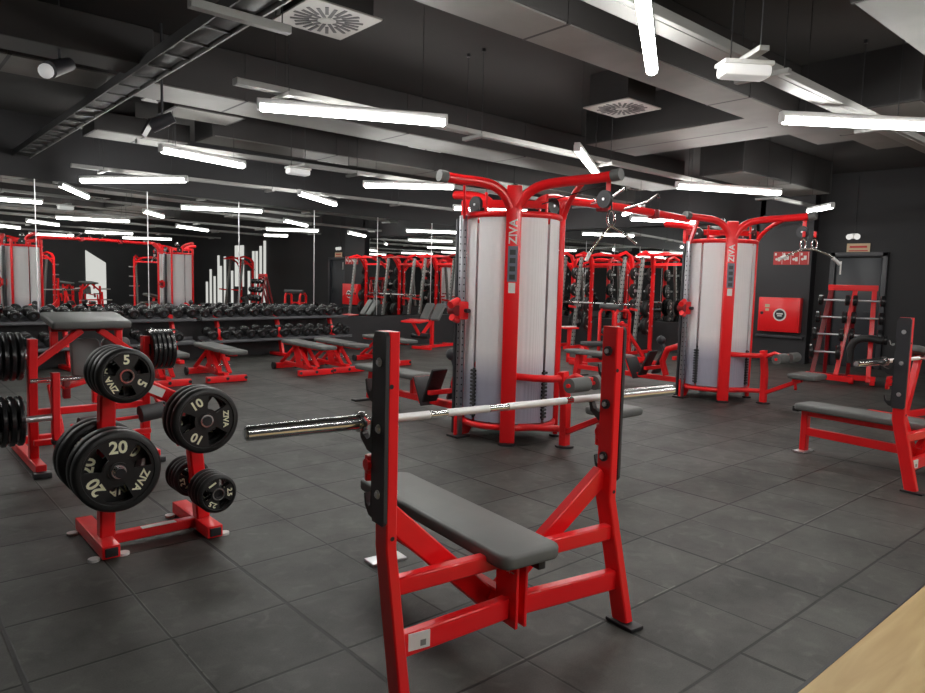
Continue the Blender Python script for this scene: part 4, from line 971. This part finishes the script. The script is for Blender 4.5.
# ---- second machine reaching in behind the right-hand bench
bar_at((5.335, 1.845), (7.43, 1.60), 0.945, 'chrome barbell on the right-hand bench, only its left sleeve and shaft in view')
cm = thing('preacher_bench', 'red bench with a sloping grey pad behind the right-hand uprights, at the picture edge', 'bench', (9.55, 1.55, 0), -TH-0.2)
MB().beam((-0.5, 0, 0.06), (0.9, 0, 0.06), 0.07, 0.07).build('base_beam', 'red', cm)
MB().beam((-0.45, -0.3, 0.05), (-0.45, 0.3, 0.05), 0.07, 0.07).build('front_foot', 'red', cm)
MB().beam((-0.25, 0, 0.08), (-0.05, 0, 0.74), 0.07, 0.06, up=(1, 0, 0)).build('upright', 'red', cm)
MB().beam((0.6, 0, 0.08), (0.5, 0, 0.5), 0.07, 0.06, up=(1, 0, 0)).build('rear_upright', 'red', cm)
m = MB(); rounded_pad(m, (0.15, 0, 0.74), (1.05, 0.34, 0.075), 0.05, 0.02, Matrix.Rotation(0.20, 3, 'Y')); m.build('sloping_pad', 'vinyl', cm, angle=60)
# ================================================================== DUMBBELL RACKS AND DUMBBELLS
def dumbbell_rack(u0, u1, label):
    r = thing('dumbbell_rack', label, 'rack', ((u0+u1)/2, 11.32, 0))
    L = u1-u0
    for z, y, nm in ((0.72, 0.06, 'upper_shelf'), (0.34, -0.06, 'lower_shelf')):
        m = MB(); m.box((0, y-0.14, z-0.01), (L, 0.035, 0.05), Matrix.Rotation(-0.25, 3, 'X'), 0.004); m.box((0, y+0.12, z+0.05), (L, 0.035, 0.05), Matrix.Rotation(-0.25, 3, 'X'), 0.004); m.box((0, y-0.01, z+0.0), (L, 0.25, 0.012), Matrix.Rotation(0.22, 3, 'X'))
        m.build(nm, 'black_paint', r)
    n = 3
    for i in range(n):
        x = -L/2+0.35+(L-0.7)*i/(n-1)
        for dx in ((0,) if 0 < i < n-1 else (0,)):
            MB().path([(x, -0.12, 0.06), (x, -0.02, 0.40), (x, 0.12, 0.78)], 0.09, 0.05, up=(1, 0, 0)).build('upright', 'red', r)
            MB().beam((x, -0.30, 0.035), (x, 0.24, 0.035), 0.09, 0.06).build('foot', 'red', r)
            MB().beam((x, -0.10, 0.33), (x, 0.10, 0.36), 0.06, 0.04).build('shelf_bracket', 'red', r)
    return r
dumbbell_rack(1.6, 5.55, 'long two-tier black and red dumbbell rack below the mirror at left')
dumbbell_rack(5.65, 8.75, 'two-tier black and red dumbbell rack below the mirror, right of the other')
def dumbbell(R, L, label, group):
    r = thing('dumbbell', label, 'dumbbell', (0, 0, 0), 0, group)
    MB().cyl((0, -0.07, 0), (0, 0.07, 0), 0.016, n=12).build('handle', 'chrome', r)
    for s in (-1, 1):
        m = MB(); a = 0.065; b = L/2
        m.lathe([(a, 0.001), (a, R*0.75), (a+0.012, R*0.97), (a+0.03, R), (b-0.02, R), (b-0.006, R*0.92), (b, R*0.80), (b, R*0.55), (b-0.004, R*0.5), (b-0.004, 0.001)], (0, 0, 0), (0, s, 0), 20)
        h = m.build('head', 'head', r)
    m = MB(); m.cyl((0, -L/2+0.003, 0), (0, -L/2-0.001, 0), R*0.30, n=14); m.build('end_badge', 'black_paint', r)
    return r
GU = 'dumbbells on the upper shelves below the mirror'; GL = 'dumbbells on the lower shelves below the mirror'
d0 = dumbbell(0.082, 0.32, 'round-headed black dumbbell on an upper shelf of the racks below the mirror', GU)
u = 1.72; first = True
while u < 8.65:
    if 5.50 < u < 5.70: u = 5.76
    o = d0 if first else dup(d0); first = False
    s = 0.92+0.16*random.random(); o.scale = (s, 1, s)
    o.location = (u, 11.37+random.uniform(-0.008, 0.008), 0.768+0.082*s); o.rotation_euler = (0.22, 0, random.uniform(-0.03, 0.03)); u += 0.235
low = [2.3, 3.05, 3.3, 4.6, 4.85, 5.2] + [5.80+0.235*i for i in range(13)]
d1 = dup(d0, label='round-headed black dumbbell on a lower shelf of the racks below the mirror', group=GL)
for i, u in enumerate(low):
    o = d1 if i == 0 else dup(d1)
    s = 0.95+0.15*random.random(); o.scale = (s, 1, s); o.location = (u, 11.25, 0.392+0.082*s); o.rotation_euler = (0.22, 0, random.uniform(-0.04, 0.04))
# ================================================================== POWER RIG ON THE RIGHT WALL AND FIXED BARBELL RACK
def perforated(r, p, q, w, name='ladder_upright'):
    m = MB(); m.beam(p, q, w, w, up=(0, 1, 0)); c = m.build(name, 'tray', r)
    P0 = Vector(p); Q = Vector(q); m = MB(); n = 22
    for i in range(n):
        a = P0.lerp(Q, (i+0.5)/n); m.box((a.x-w/2-0.001, a.y, a.z), (0.004, w*0.45, 0.03)); m.box((a.x, a.y-w/2-0.001, a.z), (w*0.45, 0.004, 0.03))
    m.build('perforations', 'black', c, smooth=False); return c
def rack_bay(loc, rz, label):
    """half rack: origin mid, opening along local y (along the wall), wall side = +x"""
    r = thing('power_rack', label, 'rack', loc, rz)
    for s in (-1, 1):
        MB().path([(0.35, s*0.52, 0.02), (0.35, s*0.52, 2.00), (0.25, s*0.52, 2.14)], 0.075, 0.075, up=(0, 1, 0)).build('rear_upright', 'red', r)
        perforated(r, (-0.30, s*0.56, 0.05), (-0.05, s*0.56, 2.10), 0.07)
        MB().beam((-0.65, s*0.54, 0.04), (0.45, s*0.54, 0.04), 0.07, 0.07).build('side_foot', 'red', r)
        MB().tube([(0.35, s*0.52, 1.75), (0.15, s*0.45, 2.0), (-0.10, s*0.30, 2.12), (-0.15, 0.0, 2.16)], 0.035, 8).build('arched_top_tube', 'red', r)
        MB().tube([(0.28, s*0.52, 2.12), (0.0, s*0.54, 2.20), (-0.30, s*0.54, 2.12)], 0.035, 8).build('top_side_tube', 'red', r)
        for z in (0.60, 0.98, 1.36, 1.74):
            MB().cyl((0.35, s*0.48, z), (0.35, s*0.72, z), 0.022, n=10).build('storage_horn', 'steel', r)
        MB().beam((-0.22, s*0.56, 0.95), (-0.50, s*0.56, 0.98), 0.04, 0.05).build('spotter_arm', 'red', r)
    MB().beam((0.35, -0.52, 1.95), (0.35, 0.52, 1.95), 0.06, 0.06).build('top_crossbar', 'red', r)
    MB().cyl((-0.30, -0.56, 2.12), (-0.30, 0.56, 2.12), 0.02, n=10).build('pull_up_bar', 'red', r)
    return r
RX0 = 13.75
rb = rack_bay((RX0, 8.42, 0), 0, 'red power rack nearest the pillar in the gap between the towers')
dup(rb, (RX0, 9.98, 0), 0, 'middle red power rack on the right wall, behind the first tower')
dup(rb, (RX0, 6.86, 0), 0, 'red power rack bay closest to the hose cabinet, behind the second tower')
bp = None
gp = 'bumper plates stored on the power racks'
def bumper():
    r = thing('bumper_plate', 'round black bumper plate on a storage horn of the power racks', 'weight plate', (0, 0, 0), 0, gp)
    R, th = 0.175, 0.07
    m = MB(); m.lathe([(-th/2, 0.026), (-th/2, R*0.35), (-th/2+0.01, R*0.42), (-th/2+0.01, R*0.80), (-th/2, R*0.86), (-th/2, R-0.012), (-th/2+0.01, R), (th/2-0.01, R), (th/2, R-0.012), (th/2, 0.026), (-th/2, 0.026)], (0, 0, 0), (0, 1, 0), 32); m.build('disc', 'rubber', r)
    m = MB(); m.lathe([(-th/2-0.003, 0.024), (-th/2-0.003, 0.045), (th/2+0.003, 0.045), (th/2+0.003, 0.024), (-th/2-0.003, 0.024)], (0, 0, 0), (0, 1, 0), 20); m.build('hub', 'steel', r)
    m = MB()
    for k in range(3):
        a = 2*PI*k/3; m.box((R*0.6*math.cos(a), -th/2+0.006, R*0.6*math.sin(a)), (0.06, 0.006, 0.02), Matrix.Rotation(-(a-PI/2), 3, 'Y'))
    m.build('markings', 'label', r); return r
b0 = bumper(); first = True
for vy in (8.42, 9.98, 6.86):
    for s in (-1, 1):
        if vy == 9.98 and s > 0: pass
        for z, k in ((0.60, 2), (0.98, 2), (1.36, 1), (1.74, 1)):
            for j in range(k):
                if s > 0 and vy == 8.42 and j: continue
                o = b0 if first else dup(b0); first = False
                sc = (1.18, 1.08, 0.92, 0.80)[[0.60, 0.98, 1.36, 1.74].index(z)]
                o.scale = (sc, 1, sc); o.location = (RX0+0.35, vy+s*(0.58+0.078*j), z)
rbar = barbell((RX0-0.40, 8.42, 1.07), PI/2, 'olympic barbell racked on the power rack spotter arms, between the towers', 2.0)

# ---- A-frame fixed barbell rack in front of the dark door
fr = thing('fixed_barbell_rack', 'red A-frame rack with short fixed barbells in front of the dark door', 'rack', (12.45, 3.02, 0), math.radians(-77))
# local x runs to the viewer's right, local +y away from the viewer
for x, nm in ((-0.30, 'red_dark'), (0.04, 'red'), (0.30, 'red')):
    xo = -0.16 if x < 0.3 else 0.0
    MB().beam((x+xo-0.04*(x < 0.3), -0.30, 0.05), (x+0.0, 0.0, 1.50), 0.07, 0.05, up=(0, 1, 0)).build('front_leg', nm, fr)
    MB().beam((x+xo*0.2, 0.36, 0.05), (x, 0.02, 1.50), 0.06, 0.05, up=(0, 1, 0)).build('rear_leg', 'red_dark', fr)
MB().beam((-0.35, 0.0, 1.52), (0.35, 0.0, 1.52), 0.08, 0.09).build('top_beam', 'red', fr)
MB().beam((-0.58, -0.30, 0.11), (0.10, -0.42, 0.09), 0.09, 0.09).build('base_bar', 'red', fr)
MB().beam((0.02, -0.25, 0.11), (0.40, -0.28, 0.11), 0.08, 0.08).build('base_bar', 'red', fr)
MB().beam((-0.48, 0.36, 0.06), (0.36, 0.36, 0.06), 0.07, 0.07).build('rear_base_bar', 'red_dark', fr)
for x in (-0.50, 0.07, 0.36): MB().beam((x, -0.34, 0.05), (x, 0.38, 0.05), 0.07, 0.07).build('side_foot', 'red', fr)
def short_bar(x0, x1, R, label):
    r = thing('fixed_barbell', label, 'barbell', (0, 0, 0), math.radians(-77), 'fixed barbells on the A-frame rack')
    MB().cyl((x0, 0, 0), (x1, 0, 0), 0.014, n=12).build('shaft', 'steel', r)
    for s, x in ((-1, x0), (1, x1)):
        m = MB(); m.lathe([(0, 0.001), (0, R*0.8), (0.012, R), (0.06, R), (0.07, R*0.85), (0.07, 0.001)], (x, 0, 0), (x+s*0.07, 0, 0), 22); h = m.build('weight_head', 'head', r)
        m = MB(); m.cyl((x+s*0.071, 0, 0), (x+s*0.074, 0, 0), 0.022, n=12); m.build('badge', 'steel', h)
    return r
ca, sa = math.cos(math.radians(-77)), math.sin(math.radians(-77))
def frl(x, y, z): return (12.45+ca*x-sa*y, 3.02+sa*x+ca*y, z)
for i, z in enumerate((1.32, 1.05, 0.78, 0.50)):
    k = (1.5-z)/1.5
    b = short_bar(-0.22, 0.08, 0.085+0.012*i, 'short fixed barbell on the %s left level of the A-frame rack' % ('top', 'second', 'third', 'lowest')[i]); b.location = frl(-0.16-0.14*k, -0.14-0.36*k, z); del b['group']
for i, z in enumerate((1.32, 1.05, 0.78)):
    k = (1.5-z)/1.5
    b = short_bar(-0.15, 0.15, 0.085+0.012*i, 'short fixed barbell on the %s right level of the A-frame rack' % ('top', 'second', 'third')[i]); b.location = frl(0.24-0.04*k, -0.14-0.36*k, z); del b['group']
ez = thing('padded_bar', 'thick black padded curved bar slung across the right half of the A-frame rack', 'bar', frl(0.27, -0.50, 0.70), math.radians(-77))
m = MB(); m.tube([(-0.24, 0, -0.34), (-0.245, 0, -0.12), (-0.20, 0, -0.01), (-0.10, 0, 0.05), (0.03, 0, 0.055), (0.13, 0, 0.03), (0.20, 0, 0.04)], 0.055, 12); m.build('foam_sleeve', 'rubber', ez)
m = MB(); m.cyl((0.19, -0.01, 0.04), (0.24, -0.01, 0.04), 0.07, n=18); m.build('end_disc', 'head', ez)

# ---- machines behind the viewpoint that the big mirror shows
glute_machine((10.0, -5.3, 0), 2.9, 'red plate-loaded machine in the far half of the gym, seen in the mirror')
glute_machine((8.9, -4.2, 0), 2.2, 'red plate-loaded machine seen in the mirror right of the reflected near tower')
dup(rb, (12.2, -5.0, 0), 2.2, 'red power rack at the far side of the gym, seen in the mirror')
dup(rb, (8.2, -5.6, 0), 1.2, 'red power rack against the opposite wall, seen in the mirror')
dup(rb, (13.6, -0.6, 0), 0.1, 'red power rack near the striped wall, seen in the mirror')
dup(ab, (12.6, 0.3, 0), 2.0, 'red adjustable bench near the striped wall, seen in the mirror')
dup(ab, (11.2, -1.6, 0), 1.4, 'red adjustable bench in mid floor behind the viewpoint, seen in the mirror')
# ================================================================== CAMERA AND LIGHT
cam = bpy.data.cameras.new('camera'); co = bpy.data.objects.new('camera', cam); COL.objects.link(co)
cam.sensor_width = 36.0; cam.lens = 696.400*36.0/925.0; cam.clip_start = 0.05; cam.clip_end = 100
co.matrix_world = Matrix(((0.679702, 0.049754, -0.731799, 0.000000), (-0.733048, 0.080650, -0.675378, 0.000000), (0.025417, 0.995500, 0.091290, 1.446000), (0, 0, 0, 1)))
bpy.context.scene.camera = co
w = bpy.data.worlds.new('world'); bpy.context.scene.world = w; w.use_nodes = True
w.node_tree.nodes['Background'].inputs[0].default_value = (0.5, 0.52, 0.55, 1); w.node_tree.nodes['Background'].inputs[1].default_value = 0.3
sc = bpy.context.scene
sc.view_settings.view_transform = 'Standard'; sc.view_settings.look = 'None'; sc.view_settings.exposure = 0.08
sc.cycles.max_bounces = 8; sc.cycles.glossy_bounces = 5; sc.cycles.diffuse_bounces = 4; sc.cycles.sample_clamp_indirect = 5.0; sc.cycles.sample_clamp_direct = 16.0; sc.cycles.blur_glossy = 0.5
sc.cycles.use_denoising = True
